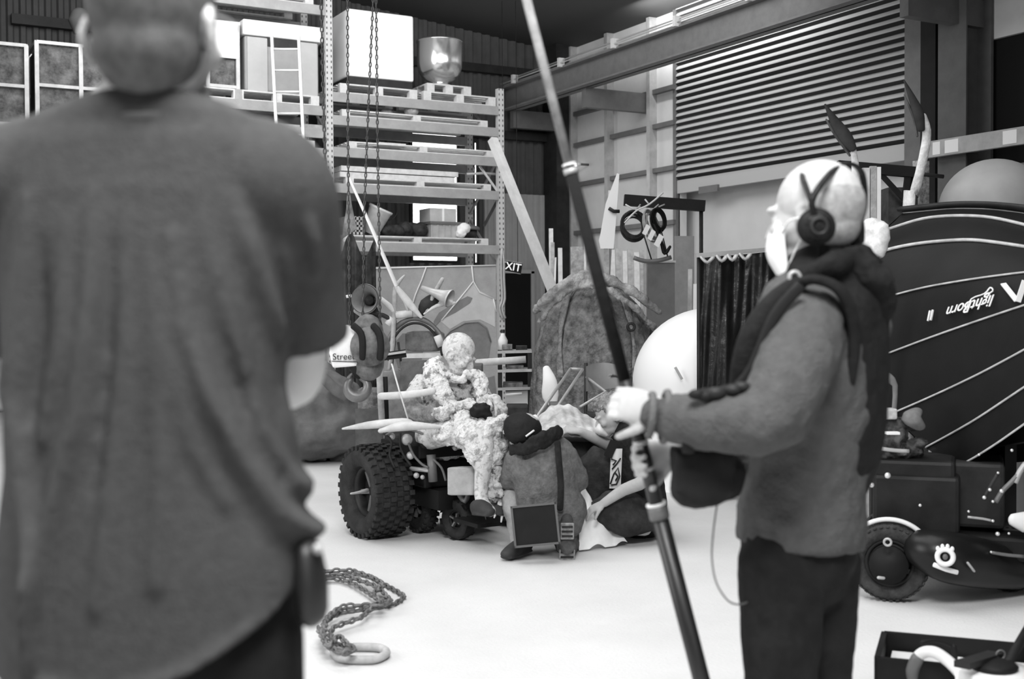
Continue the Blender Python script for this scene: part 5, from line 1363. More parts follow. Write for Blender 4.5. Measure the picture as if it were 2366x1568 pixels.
# paw badge: ring pad and four toes
pc = P(2184, 1286, 5.42)
bd = MB().torus(pc, AXB, .034, .012, n=24).build('paw_badge', wl, B)
mb = MB().ell(pc, (.012, .008, .014)); mb.build('badge_pad', M_steel, bd)
for i, (dx, dz) in enumerate(((-.032, .036), (-.012, .047), (.01, .048), (.03, .038))):
    MB().ell(pc + FB * dx + UP * dz, (.009, .008, .012)).build('badge_toe', wl, bd)
MB().loft([P(2158, 1304, 5.44), P(2186, 1315, 5.44), P(2212, 1322, 5.46)], [(.011, .005)] * 3, side=UP).build('white_strip', wl, B)
MB().loft([P(2236, 1300, 5.45), P(2244, 1310, 5.45), P(2250, 1318, 5.46)], [(.01, .006)] * 3).build('chrome_tip', M_lsteel, B)
for (px, py, r) in ((2051, 1098, .014), (2014, 1120, .012), (2012, 1103, .01), (2262, 1050, .006), (2306, 1092, .006), (2338, 1040, .007), (2287, 1131, .008), (2274, 1149, .009), (2314, 1134, .01), (2294, 1158, .007), (2238, 1181, .006), (2294, 1203, .007), (2305, 1233, .01), (2331, 1232, .006), (2290, 1275, .006), (2126, 1167, .007)):
    MB().ell(P(px, py, 5.55), r).build('bolt', mat('chrome', .75, .3, metal=.5), B)
for pl, r, m in (([(2236, 1194), (2270, 1198), (2290, 1202)], .006, M_lsteel), ([(2290, 1276), (2330, 1282), (2366, 1285)], .008, M_steel), ([(2274, 1150), (2290, 1120), (2305, 1095)], .009, M_dsteel), ([(2300, 1160), (2316, 1134), (2340, 1110), (2366, 1080)], .012, M_steel), ([(2345, 1115), (2356, 1090), (2370, 1070)], .014, M_lsteel), ([(2030, 1035), (2065, 1040), (2100, 1042)], .009, M_lsteel)):
    MB().tube([P(x, y, 5.56) for x, y in pl], r, n=8, k=3).build('lever', m, B)
MB().loft([P(2340, 1200, 5.6), P(2366, 1205, 5.6), P(2400, 1208, 5.6)], [(.03, .02), (.05, .03), (.05, .03)], side=UP).build('white_bottle', M_white, B)
for (px, py) in ((2200, 1250), (2320, 1280)): q = P(px, py, 5.95); MB().beam(V((q.x, q.y, .06)), q, .05, .05).build('strut', M_black, B)
# clutter on the seat
t = thing('tangled_kit', 'tangle of straps and small gear piled on the black buggy seat', 'gear', P(2070, 1030, 5.9).to_tuple())
mb = MB(); rs = random.Random(11)
zt_ = P(2110, 1050, 5.95).z
for k in range(22):
    px, py = rs.uniform(2012, 2130), rs.uniform(962, 1030)
    mb.ell(P(px, py + 4, 5.85), (rs.uniform(.03, .07), rs.uniform(.03, .06), rs.uniform(.015, .04)))
mb.ell(P(2070, 1040, 5.9), (.14, .1, .05))
mb.build('heap', mat('kit', .06, .6, var=.8, scale=22, bump=.6), t, remesh=.012, noise_amt=.04, noise_scale=.03)
MB().loft([P(2118, 950, 5.8), P(2105, 965, 5.75), P(2125, 985, 5.8)], [(.03, .02), (.05, .03), (.03, .02)], k=3).build('helmet_shell', mat('kit_grey', .2, .5, var=.3), t)
MB().obox(P(2062, 1000, 5.7), RT, FW, UP, .03, .02, .006).build('bright_clip', wl, t)
MB().loft([P(2002, 1055, 5.75), P(2006, 1040, 5.75), P(2018, 1028, 5.75)], [.008, .012, .008], k=3).build('buckle', M_lsteel, t)
t = thing('pale_pack', 'small pale mottled pack standing on the gear heap', 'pack', P(2040, 965, 5.8).to_tuple())
MB().obox(P(2042, 955, 5.8), RT, FW, UP, .055, .04, .026).build('body', mat('pack', .42, .8, var=.4, scale=20), t, bevel=.008)
MB().loft([P(2030, 943, 5.8), P(2036, 900, 5.8), P(2040, 865, 5.8)], [(.02, .01), (.012, .008), (.004, .004)], side=RT).build('strap_peak', M_steel, t)
tag(MB().loft([P(2038, 858, 5.9), P(2052, 872, 5.9), P(2068, 890, 5.9), P(2066, 945, 5.9), P(2062, 1000, 5.9)], [(.012, .01), (.024, .012), (.014, .01), (.012, .01), (.012, .01)], k=2, side=RT).build('paddle_tip', mat('kit_grey', .2, .5, var=.3)), 'grey bent paddle tip rising from the gear heap', 'paddle')

# ---- tall bent posts with dark blades
def bent(name, pts, blade, d, label, rs_):
    b0 = P(pts[0][0], pts[0][1], d)
    t = thing(name, label, 'post', (b0.x, b0.y, 0), 'bent posts behind the boat')
    L0 = [V((b0.x, b0.y, .0))] + [P(x, y, d) for x, y in pts]
    MB().loft(L0, [(rs_[0], rs_[0] * .7)] + [(r, r * .7) for r in rs_], k=3, side=RT).build('stem', mat('worn_white', .62, .7, var=.25, scale=14, bump=.4), t)
    MB().loft([P(x, y, d - .02) for x, y in blade[0]], [(r, r * .45) for r in blade[1]], k=3, side=RT + UP * .5).build('blade', mat('dark_blade', .03, .6, var=.4), t)
    MB().loft([P(x - 9, y + 14, d + .04) for x, y in blade[0][:-1]], [(r * .4, r * .3) for r in blade[1][:-1]], k=3).build('blade_prong', mat('dark_blade2', .1, .6, var=.4), t)
    return t
bent('bent_post', [(1988, 600), (1984, 520), (1980, 450), (1977, 390), (1972, 345)], ([(1972, 345), (1955, 318), (1935, 290), (1918, 262), (1906, 241)], [.022, .04, .034, .018, .006]), 7.0, 'pale bent post with dark blade rising behind the boom operator\'s head', [.035, .033, .03, .024, .016])
bent('bent_post', [(2098, 510), (2112, 450), (2125, 400), (2138, 340), (2141, 300), (2132, 268)], ([(2128, 300), (2122, 262), (2110, 232), (2098, 205), (2089, 186)], [.026, .036, .026, .014, .005]), 7.6, 'taller worn bent post with dark blade, right of the roller door curtain', [.04, .034, .03, .03, .028, .024])
# punched steel post behind
D = 8.4
q = P(2128, 372, D)
tag(MB().box((q.x - .05, q.y - .03, 0), (q.x + .05, q.y + .03, q.z)).build('rusty_post', mat('rusty', .3, .8, var=.6, scale=30)), 'spotted steel post just right of the taller bent post', 'post')
# dark bracket frame
D = 8.0
t = thing('steel_trestle', 'dark steel trestle frame with a diagonal brace behind the operator', 'trestle', at(2030, 1000, D, 0).to_tuple())
MB().beam(P(1935, 383, D), P(2112, 398, D), .06, .07).build('top_rail', M_black, t)
MB().beam(P(2035, 402, D), P(2096, 468, D), .03, .03, up=FW).build('brace', M_black, t)
MB().beam(P(2098, 400, D), P(2090, 468, D), .035, .035, up=FW).build('hanger', M_black, t)
for px in (1950, 2100): q = P(px, 398, D + .05); MB().beam(V((q.x, q.y, 0)), q, .05, .05, up=FW).build('leg', M_black, t)
MB().cyl(P(2112, 400, D), P(2180, 408, D), .014).build('pipe', M_dsteel, t)
for i, (a, b, yt, m, l) in enumerate(((1992, 2008, 388, M_pale, 'pale board hung under the dark trestle, nearest the operator\'s head'), (2010, 2024, 384, M_wood, 'narrow brown-grey board beside the pale hanging board'), (2025, 2034, 386, M_white, 'thin bright board at the right of the hanging boards'))):
    p1_ = P((a + b) / 2, yt, 7.6); tag(MB().beam(V((p1_.x, p1_.y, .02)), p1_, (b - a) / ppx(7.6), .03, up=FW).build('upright_board', m), l.replace('hung under', 'standing by').replace('hanging', 'upright'), 'board', 'upright boards by the trestle')
tag(MB().obox(at(2070, 600, 8.3, P(2070, 438, 8.3).z / 2), RT, FW, UP, .1, .15, P(2070, 438, 8.3).z / 2).build('dark_cabinet', mat('dark_cab', .05, .6, var=.5, scale=8)), 'dark scuffed cabinet between the upright boards and the bent post', 'cabinet')
# white crumpled helmet shape
hs = P(2020, 555, 6.3)
t = thing('white_headpiece', 'white faceted headpiece on a stand beside the boom operator\'s ear cup', 'headpiece', (hs.x, hs.y, 0))
mb = MB(); mb.ell(P(2015, 550, 6.3), (.08, .08, .11)).ell(P(2035, 540, 6.25), (.05, .05, .07)).ell(P(2030, 575, 6.25), (.05, .05, .05)).ell(P(2000, 585, 6.3), (.05, .05, .05))
mb.build('shell', mat('white_shell', .72, .7, var=.25, scale=18), t, remesh=.02, noise_amt=.03, noise_scale=.05)
MB().cyl((hs.x, hs.y, 0), hs, .02).build('stand', M_dsteel, t)
# domed vessel behind the boat
D = 8.2; c = at(2295, 900, D, 0); R_ = 122 / ppx(D); top = P(2295, 369, D).z
t = thing('domed_vessel', 'large smooth grey domed vessel standing behind the upturned boat', 'vessel', c.to_tuple())
MB().lathe(c, [(R_, 0), (R_, top - R_ * .95)] + [(R_ * math.cos(PI / 2 * i / 14), top - R_ * .95 + R_ * .95 * math.sin(PI / 2 * i / 14)) for i in range(1, 15)], n=56).build('dome', mat('dome_grey', .34, .45, var=.05), t)
# rail with pale patches on the wall columns
XR = 10.55
a, b = XW(2140, 347, XR), XW(2366, 322, XR); zr_ = (a.z + b.z) / 2 + .02
t = thing('patched_rail', 'long pale rail with brighter patches fixed across the columns at the right', 'rail', (XR, b.y, zr_))
MB().box((XR - .03, b.y - 1.2, zr_ - .09), (XR + .03, a.y, zr_ + .09)).build('rail', mat('rail_pale', .4, .6, var=.12), t)
for p0, p1_ in ((2160, 2177), (2188, 2219), (2322, 2354)):
    ya_, yb2 = XW(p0, 340, XR).y, XW(p1_, 340, XR).y
    MB().box((XR - .036, yb2, zr_ - .07), (XR - .03, ya_, zr_ + .07)).build('patch', wl, t)
for y in (a.y - .1, b.y - .8, (ya + yb_) / 2): MB().box((XR, y - .03, zr_ - .03), (XWALL, y + .03, zr_ + .03)).build('bracket', M_steel, t)
t = thing('lower_rail', 'second grey rail below the patched rail at the far right', 'rail', (XR + .1, b.y, zr_ - .3))
MB().box((XR + .05, b.y - 1.2, zr_ - .42), (XR + .11, XW(2245, 370, XR).y, zr_ - .27)).build('rail', M_steel, t)
MB().box((XR + .11, b.y - .8, zr_ - .37), (XWALL, b.y - .75, zr_ - .31)).build('bracket', M_steel, t)

# ---- things at the bottom right corner
D = 4.0
t = thing('black_crate', 'black open-topped crate corner at the bottom right of the floor', 'crate', at(2080, 1620, D, 0).to_tuple())
q = P(2027, 1517, D); zc = q.z
ex = (RT * .93 - FW * .36).normalized(); ey = (FW * .93 + RT * .36).normalized()
o = V((q.x, q.y, 0))
for a_, b_ in ((o, o + ex * .5), (o, o + ey * .34), (o + ex * .5, o + ex * .5 + ey * .34), (o + ey * .34, o + ey * .34 + ex * .5)):
    MB().beam(a_ + UP * zc / 2, b_ + UP * zc / 2, .02, zc).build('side', M_black, t)
MB().slab([o + UP * .01, o + ex * .5 + UP * .01, o + ex * .5 + ey * .34 + UP * .01, o + ey * .34 + UP * .01], UP * .02).build('bottom', M_black, t)
MB().slab([o + ex * .03 + ey * .03 + UP * zc * .7, o + ex * .47 + ey * .03 + UP * zc * .7, o + ex * .47 + ey * .31 + UP * zc * .7, o + ex * .03 + ey * .31 + UP * zc * .7], UP * .01).build('packing', M_white, t)
t = thing('suction_hose', 'thick pale hose looping out of the black crate', 'hose', P(2150, 1560, 3.9).to_tuple())
MB().loft([P(2108, 1600, 3.98), P(2108, 1560, 3.96), P(2114, 1528, 3.95), P(2132, 1508, 3.93), P(2158, 1506, 3.9), P(2185, 1522, 3.88), P(2212, 1548, 3.85), P(2245, 1590, 3.82), P(2270, 1640, 3.8)], [.019] * 9, k=4, n=14).build('tube', mat('hose_pale', .75, .6), t)
for i in range(6):
    pass
MB().loft([P(2110, 1575, 3.97), P(2108, 1548, 3.955), P(2120, 1520, 3.94)], [.0215] * 3, k=4, n=14).build('cuff', M_steel, t)
t = thing('curved_cable', 'short black curved cable with thick ends above the pale hose', 'cable', P(2170, 1490, 4.1).to_tuple())
MB().tube([P(2134, 1483, 4.1), P(2155, 1479, 4.1), P(2180, 1484, 4.1), P(2204, 1494, 4.1)], .005, k=4).build('lead', M_black, t)
MB().loft([P(2131, 1484, 4.1), P(2144, 1481, 4.1)], [.008, .006]).build('plug', M_black, t); MB().loft([P(2204, 1494, 4.1), P(2206, 1512, 4.1), P(2207, 1700, 4.05)], [.009, .01, .01]).build('stem', M_black, t)
tag(MB().ell(G(2091, 1484, .006), (.016, .014, .006)).build('rubber_chock', M_black), 'small black lump on the floor left of the curved cable', 'chock')
t = thing('pail', 'white pail with a black lid at the bottom right edge', 'pail', at(2300, 1700, 3.8, 0).to_tuple())
c = at(2295, 1700, 3.8, 0); zt_ = P(2295, 1543, 3.8).z
MB().lathe(c, [(0, 0), (.1, 0), (.118, zt_), (.0, zt_)], n=36).build('bucket', M_white, t)
MB().lathe(c + UP * zt_, [(.07, 0), (.075, .012), (.06, .022), (0, .026)], n=36).build('lid', M_black, t)
MB().beam(P(2222, 1536, 3.7), P(2300, 1512, 3.9), .05, .02).build('clamp_plate', M_dsteel, t)
MB().torus(P(2312, 1512, 3.85), FW, .014, .003, ref=RT).build('ring', M_steel, t)
tag(MB().cyl(P(2324, 1540, 3.8), P(2400, 1410, 4.2), .016).build('black_pole', M_black), 'black pole slanting out of frame at the bottom right', 'pole')
# ================================================================= BOOM OPERATOR
D = 2.9
O = thing('person', 'person with headphones, white face mask, dark vest and grey sweater holding a boom pole', 'person', at(1850, 1900, 2.92, 0).to_tuple())
fo = (-RT * .78 + FW * .62 - UP * .12)
SO = (RT * .72 + FW * .69).normalized()
M_knit = mat('grey_knit', .08, .95, var=.12, scale=30, bump=.35, bscale=120)
M_vest = mat('dark_vest', .012, .85, var=.25, scale=18, bump=.3, bscale=40)
M_trou = mat('black_trousers', .012, .9, var=.25, scale=20, bump=.2)
mb = MB()
ho = P(1884, 488, 2.9)
head(mb, ho, fo, UP + RT * .06, 1.12)
L(mb, [(1893, 545, 2.9, .062), (1895, 600, 2.9, .06), (1898, 650, 2.9, .075)], n=20)
L(mb, [(1900, 690, 2.92, (.11, .06)), (1895, 740, 2.93, (.14, .08)), (1885, 850, 2.92, (.14, .1)), (1860, 1050, 2.92, (.14, .11)), (1845, 1180, 2.93, (.125, .1))], side=SO, n=24)
L(mb, [(1870, 760, 2.8, .05), (1830, 850, 2.69, .05), (1780, 965, 2.62, .045), (1650, 965, 2.68, .042), (1560, 955, 2.73, .034), (1528, 950, 2.752, .03)], n=18)
L(mb, [(1985, 730, 3.05, .06), (1930, 860, 3.2, .05), (1850, 990, 3.2, .045), (1700, 1010, 3.0, .04), (1580, 1030, 2.88, .03), (1560, 1035, 2.86, .027)], n=18)
hand(mb, P(1530, 950, 2.75), -RT + UP * .22, -FW + UP * .25, (38, 55, 45), thumb=-1, s=1.02, tcurl=50)
hand(mb, P(1562, 1038, 2.86), -RT - UP * .25, FW, (50, 55, 40), thumb=1, s=1.0, tcurl=50)
fl1, fl2 = at(1800, 1990, 2.86), at(1905, 1990, 3.02)
for (hx, hd, fl) in ((1800, 2.87, fl1), (1890, 3.0, fl2)):
    mb.loft([P(hx + 8, 1270, hd), P(hx + 4, 1420, hd), P(hx + 6, 1640, hd), P(hx + 8, 1800, hd), V((fl.x, fl.y, .09))], [.07, .07, .06, .055, .042], k=3, n=18)
mb.build('body', M_skin_pale, O, remesh=.0055, smooth_it=2)
mb = MB()
L(mb, [(1895, 668, 2.9, (.12, .09)), (1888, 700, 2.9, (.17, .12)), (1883, 800, 2.9, (.185, .135)), (1875, 950, 2.91, (.17, .14)), (1865, 1100, 2.92, (.16, .135)), (1852, 1190, 2.93, (.17, .15))], side=SO, n=36)
mb.loft([P(1858, 1130, 2.925), P(1852, 1195, 2.93), P(1848, 1256, 2.93)], [(.163, .14), (.17, .15), (.166, .148)], side=SO, n=40, cap=False)
L(mb, [(1872, 735, 2.82, .088), (1850, 800, 2.74, .092), (1822, 880, 2.67, .088), (1785, 955, 2.63, .083), (1735, 975, 2.63, .075), (1650, 975, 2.66, .066), (1580, 968, 2.7, .058), (1545, 962, 2.73, .054), (1518, 955, 2.745, .043)], n=28)
L(mb, [(1985, 735, 3.04, .08), (1950, 860, 3.15, .075), (1870, 985, 3.18, .068), (1740, 1015, 3.05, .058), (1625, 1032, 2.93, .045), (1582, 1036, 2.885, .04)], n=18)
sw = mb.build('sweater', M_knit, O, remesh=.008, smooth_it=2, noise_amt=.02, noise_scale=.06)
mb = MB()
for (px, py, w) in ((1503, 958, .047), (1537, 962, .056)):
    mb.torus(P(px, py, 2.735), RT - UP * .1, w, .009, ref=UP)
mb.build('cuff', mat('cuff_knit', .12, .95, bump=.4, bscale=100), O)
mb = MB()
L(mb, [(1905, 640, 2.9, (.13, .095)), (1905, 690, 2.91, (.178, .13)), (1902, 800, 2.93, (.192, .145)), (1896, 950, 2.95, (.18, .15)), (1888, 1060, 2.96, (.172, .145))], side=SO, n=36)
mb.build('vest', M_vest, O, remesh=.008, smooth_it=2, noise_amt=.012, noise_scale=.08)
# armhole edge and front strap of the vest
MB().loft([P(1835, 660, 2.78), P(1880, 645, 2.72), P(1935, 665, 2.72), P(1965, 715, 2.74), P(1975, 790, 2.76), P(1965, 880, 2.78)], [(.012, .012), (.016, .012), (.02, .012), (.022, .012), (.02, .012), (.012, .012)], k=4, side=FW + RT).build('vest_edge', M_vest, O)
MB().loft([P(1845, 652, 2.78), P(1790, 700, 2.76), P(1745, 775, 2.76), P(1725, 850, 2.78), P(1715, 905, 2.8)], [(.02, .02), (.028, .028), (.034, .036), (.036, .036), (.03, .03)], k=4, side=FW).build('vest_front', M_vest, O)
mb = MB()
mb.loft([P(1830, 650, 2.83), P(1865, 625, 2.8), P(1925, 612, 2.8), P(1985, 600, 2.86), P(2010, 610, 2.95)], [(.016, .014), (.022, .02), (.03, .024), (.036, .03), (.03, .03)], k=4, side=UP)
mb.loft([P(2010, 615, 2.98), P(1960, 640, 3.02), P(1900, 650, 3.03), P(1850, 655, 2.98)], [(.04, .03)] * 4, k=3)
mb.loft([P(1960, 610, 2.85), P(2010, 640, 2.86), P(2030, 700, 2.9), P(2020, 740, 2.95)], [(.04, .04), (.055, .045), (.05, .04), (.03, .03)], k=3)
mb.build('hood_collar', M_vest, O, remesh=.008, smooth_it=2, noise_amt=.03, noise_scale=.05)
MB().torus(P(1836, 640, 2.77), FW, .012, .005).build('collar_ring', M_lsteel, O)
mb = MB()
mb.loft([P(1848, 1225, 2.93), P(1846, 1290, 2.93)], [(.155, .135), (.15, .135)], side=SO, n=30)
for (hx, hd, fl) in ((1800, 2.87, fl1), (1884, 2.98, fl2)):
    mb.loft([P(hx + 6, 1290, hd), P(hx + 4, 1420, hd), P(hx + 4, 1560, hd), P(hx + 6, 1700, hd), P(hx + 8, 1850, hd), V((fl.x, fl.y, .06))], [.103, .098, .088, .082, .075, .07], k=3, n=24)
mb.build('trousers', M_trou, O, remesh=.009, smooth_it=2, noise_amt=.015, noise_scale=.1)
mb = MB()
for fl in (fl1, fl2):
    h_ = V((fl.x, fl.y, .004)); fd = V((fo.x, fo.y, 0)).normalized(); shoe(mb, h_ - fd * .07, h_ + fd * .2, UP, 1.1)
mb.build('shoes', M_shoe, O, remesh=.007)
mb = MB(); fh = fo.normalized(); sh_ = fh.cross(UP).normalized()
mb.ell(ho + UP * .0 - fh * .03, (.088, .094, .088), sh_, fh, UP, 24, 16).ell(ho - UP * .045 - fh * .04, (.074, .072, .06), sh_, fh, UP, 24, 16)
mb.build('stubble_hair', mat('stubble', .3, .9, var=.25, scale=45, bump=.2, bscale=200), O, remesh=.006, smooth_it=2)
# face mask and its ear loop
l_ = fo.normalized(); u0 = UP - l_ * l_.z; u0.normalize(); sd0 = l_.cross(u0)
def mq(a, b, c_): return ho + sd0 * a * 1.12 + l_ * b * 1.12 + u0 * c_ * 1.12
sgn = 1 if sd0.dot(-FW) > 0 else -1
mb = MB()
def mk(u, v):
    a = (u - .5) * 2
    w = .078 * math.sin(a * 1.25); dp = .098 + .022 * math.cos(a * 1.5) * math.sin(PI * v) - .05 * a * a
    return mq(w, dp, -.125 + .105 * v - .012 * a * a)
mb.grid(mk, 24, 14); mb.grid(lambda u, v: mk(u, v) - l_ * .006, 24, 14)
fm = mb.build('face_mask', mat('mask_white', .85, .8, var=.05), O)
MB().tube([mk(1 if sgn > 0 else 0, .9), mq(.085 * sgn, .02, -.02), mq(.088 * sgn, -.02, -.03), mq(.085 * sgn, .02, -.09), mk(1 if sgn > 0 else 0, .1)], .0022, k=4).build('ear_loop', M_white, fm)
# headphones (worn)
H = thing('headphones', 'black over-ear headphones on the boom operator\'s pale head', 'headphones', P(1885, 400, 2.9).to_tuple())
e1, e2 = P(1886, 524, 2.79), P(1972, 536, 3.0)
axc = (e1 - e2).normalized()
for e, s_ in ((e1, 1), (e2, -1)):
    q = MB().lathe(e, [(0, .028), (.026, .026), (.036, .016), (.04, 0), (.036, -.012), (.03, -.02), (0, -.02)], axis=(-FW * .9 - RT * .15) if s_ > 0 else (RT * .8 - FW * .3), n=30).build('ear_cup', mat('headset_black', .012, .5, bump=.3, var=.3, bscale=60), H)
    MB().torus(e, (-FW * .9 - RT * .15) if s_ > 0 else (RT * .8 - FW * .3), .036, .009, n=28).build('cushion', M_black, q)
    if s_ > 0: MB().torus(e - FW * .03, -FW, .018, .004, n=24).build('cup_ring', mat('ring_grey', .03, .4), q)
MB().loft([P(1884, 500, 2.77), P(1876, 465, 2.76), P(1900, 422, 2.775), P(1930, 390, 2.83), P(1965, 378, 2.91), P(1992, 402, 2.99), P(1998, 470, 3.04), P(1984, 520, 3.02)], [(.008, .005)] * 8, k=4, side=RT).build('headband', mat('headset_black', .012, .5), H)
MB().loft([P(1876, 470, 2.76), P(1862, 430, 2.79), P(1854, 405, 2.85), P(1866, 392, 2.93), P(1900, 392, 3.02)], [(.007, .005)] * 5, k=4).build('headband', mat('headset_black', .012, .5), H)
MB().tube([P(1888, 545, 2.79), P(1893, 580, 2.81), P(1898, 615, 2.82)], .003, k=3).build('headphone_lead', M_black, H)

# boom pole
bt = G(1743, 2045); tp = P(1212, -20, 2.76)
def bp(k): return bt.lerp(tp, k)
def kof(py):
    lo, hi = 0.0, 1.0
    for _ in range(40):
        m_ = (lo + hi) / 2; q = R3.transposed() @ (bp(m_) - CAM); y = CY + q.y / q.z * FPX
        if y > py: lo = m_
        else: hi = m_
    return lo
BP = thing('boom_pole', 'long black telescopic boom pole held upright by the operator, lighter thin top section', 'boom pole', bt.to_tuple())
m_pl = mat('carbon_black', .012, .4, spec=.5)
for nm, y0_, y1_, r0_, m_ in (('lower_section', 2045, 1165, .0215, m_pl), ('middle_section', 1165, 878, .017, m_pl), ('grip_section', 878, 385, .0155, mat('foam_grip', .012, .9, bump=.3)), ('top_section', 385, -20, .011, mat('pole_grey', .22, .6, var=.3, scale=25))):
    MB().cyl(bp(kof(y0_)), bp(kof(y1_)), r0_, r0_ * .96, n=24).build(nm, m_, BP)
for y, m_, h_, r_ in ((1180, M_steel, 34, .024), (1164, M_white, 5, .0245), (1082, M_lsteel, 8, .019), (395, M_lsteel, 12, .017), (380, M_white, 5, .016), (1022, M_lsteel, 10, .019)):
    MB().cyl(bp(kof(y + h_ / 2)), bp(kof(y - h_ / 2)), r_, n=24).build('collar', m_, BP)
# bag at the waist and its lead
bg = thing('sound_bag', 'black shoulder bag of sound gear hanging at the operator\'s waist', 'bag', P(1620, 1110, 2.72).to_tuple())
mb = MB(); mb.obox(P(1622, 1085, 2.74), RT, FW, UP, .068, .05, .05).ell(P(1618, 1130, 2.74), (.072, .05, .045)).ell(P(1650, 1080, 2.74), (.05, .05, .05)).ell(P(1675, 1100, 2.8), (.05, .05, .06))
mb.build('pouch', mat('bag_black', .012, .8, var=.3), bg, remesh=.008, smooth_it=2, noise_amt=.012, noise_scale=.05)
for pl in ([(1590, 1045), (1600, 930), (1650, 905), (1700, 890)], [(1700, 900), (1740, 850), (1790, 730), (1850, 660)]):
    MB().loft([P(x, y, 2.66 if x < 1700 else 2.7) for x, y in pl], [(.014, .004)] * 4, k=3, side=RT).build('shoulder_strap', M_black, bg)
for (px, py, r) in ((1610, 905, .012), (1630, 910, .012), (1655, 902, .014), (1695, 895, .012), (1715, 888, .012)):
    MB().ell(P(px, py + 6, 2.62), (r * 1.6, r, r)).build('buckle', M_dsteel if px % 2 else M_black, bg)
tag(MB().tube([P(1660, 1150, 2.78), P(1656, 1170, 2.78), P(1648, 1230, 2.78), P(1645, 1290, 2.78), P(1655, 1345, 2.78), P(1680, 1385, 2.78), P(1705, 1396, 2.8), P(1730, 1390, 2.84)], .0022, k=5, n=8).build('thin_lead', M_steel), 'thin grey lead looping from the sound bag to the operator\'s leg', 'cable')

# ================================================================= FOREGROUND PERSON, BACK TO THE CAMERA
M_tee = mat('heather_tee', .058, .95, var=.12, scale=60, bump=.25, bscale=200)
M = thing('person', 'nearest person, seen from behind, cropped hair, grey T-shirt and black trousers', 'person', at(360, 2500, 1.62, 0).to_tuple())
fm_ = FW * .97 + RT * .12
mb = MB()
hm = P(361, 45, 1.6)
head(mb, hm, fm_, UP, 1.03)
mb.loft([P(361, 90, 1.6), P(358, 160, 1.6), P(352, 230, 1.62), P(350, 290, 1.64)], [(.06, .062), (.061, .064), (.068, .07), (.09, .075)], k=3, side=RT, n=28)
mb.loft([P(352, 285, 1.63), P(350, 340, 1.64), P(350, 500, 1.64), P(350, 900, 1.64), P(360, 1300, 1.64), P(360, 1420, 1.64)], [(.1, .06), (.15, .075), (.155, .09), (.15, .09), (.16, .1), (.16, .1)], k=3, side=RT, n=28)
for s_ in (1, -1):
    X = lambda px: (350 if s_ > 0 else 322) + s_ * (px - 350)
    mb.loft([P(X(600), 470, 1.64), P(X(670), 560, 1.68), P(X(685), 700, 1.73), P(X(690), 810, 1.78), P(X(680), 880, 1.86), P(X(620), 900, 2.0), P(X(560), 890, 2.1)], [.045, .045, .045, .043, .04, .034, .027], k=3, n=20)
    hand(mb, P(X(560), 890, 2.1), -RT * s_ + FW * .4 + UP * .1, UP, (30, 35, 25), thumb=s_, s=1)
    fl = at(360 + s_ * 150, 2500, 1.62)
    mb.loft([P(360 + s_ * 130, 1450, 1.64), P(360 + s_ * 145, 2000, 1.64), V((fl.x, fl.y, .5)), V((fl.x, fl.y, .08))], [.085, .07, .055, .042], k=3, n=18)
mb.build('body', mat('near_skin', .5, .6, var=.05, scale=25), M, remesh=.0055, smooth_it=2)
hl_ = fm_.normalized()
mb = MB(); mb.ell(hm + UP * .017 - hl_ * .014, (.0835, .104, .1), fm_.cross(UP), hl_, UP, 28, 20).ell(hm - UP * .04 - hl_ * .028, (.072, .078, .075), fm_.cross(UP), hl_, UP, 24, 16)
mb.build('cropped_hair', mat('cropped_hair', .12, .9, var=.25, scale=50, bump=.3, bscale=300), M, remesh=.006, smooth_it=3)
MB().tube([hm + hl_.cross(UP) * .083 - UP * .0 - hl_ * .02, hm + hl_.cross(UP) * .088 + UP * .005 + hl_ * .04, hm + hl_.cross(UP) * .08 + UP * .005 + hl_ * .1], .002, k=3).build('spectacle_arm', M_lsteel, M)
# T-shirt: a body panel with draped folds, and two sleeves
ROW = [(220, .068, .062), (228, .084, .070), (244, .112, .078), (266, .142, .088), (290, .172, .097), (335, .198, .108), (420, .205, .116), (520, .2, .122), (700, .193, .126), (900, .188, .13), (1080, .192, .133), (1200, .206, .137), (1300, .213, .14), (1600, .215, .142)]
CXR = [(200, 354), (260, 342), (300, 336), (700, 338), (1000, 344), (1250, 362), (1600, 366)]
def interp(tab, y, c=1):
    if y <= tab[0][0]: return tab[0][c]
    for a_, b_ in zip(tab, tab[1:]):
        if y <= b_[0]:
            k = (y - a_[0]) / (b_[0] - a_[0]); return a_[c] + (b_[c] - a_[c]) * k
    return tab[-1][c]
HEM = [(-200, 1440), (0, 1500), (80, 1545), (200, 1562), (330, 1545), (450, 1490), (560, 1430), (640, 1370), (700, 1305), (740, 1252), (900, 1240)]
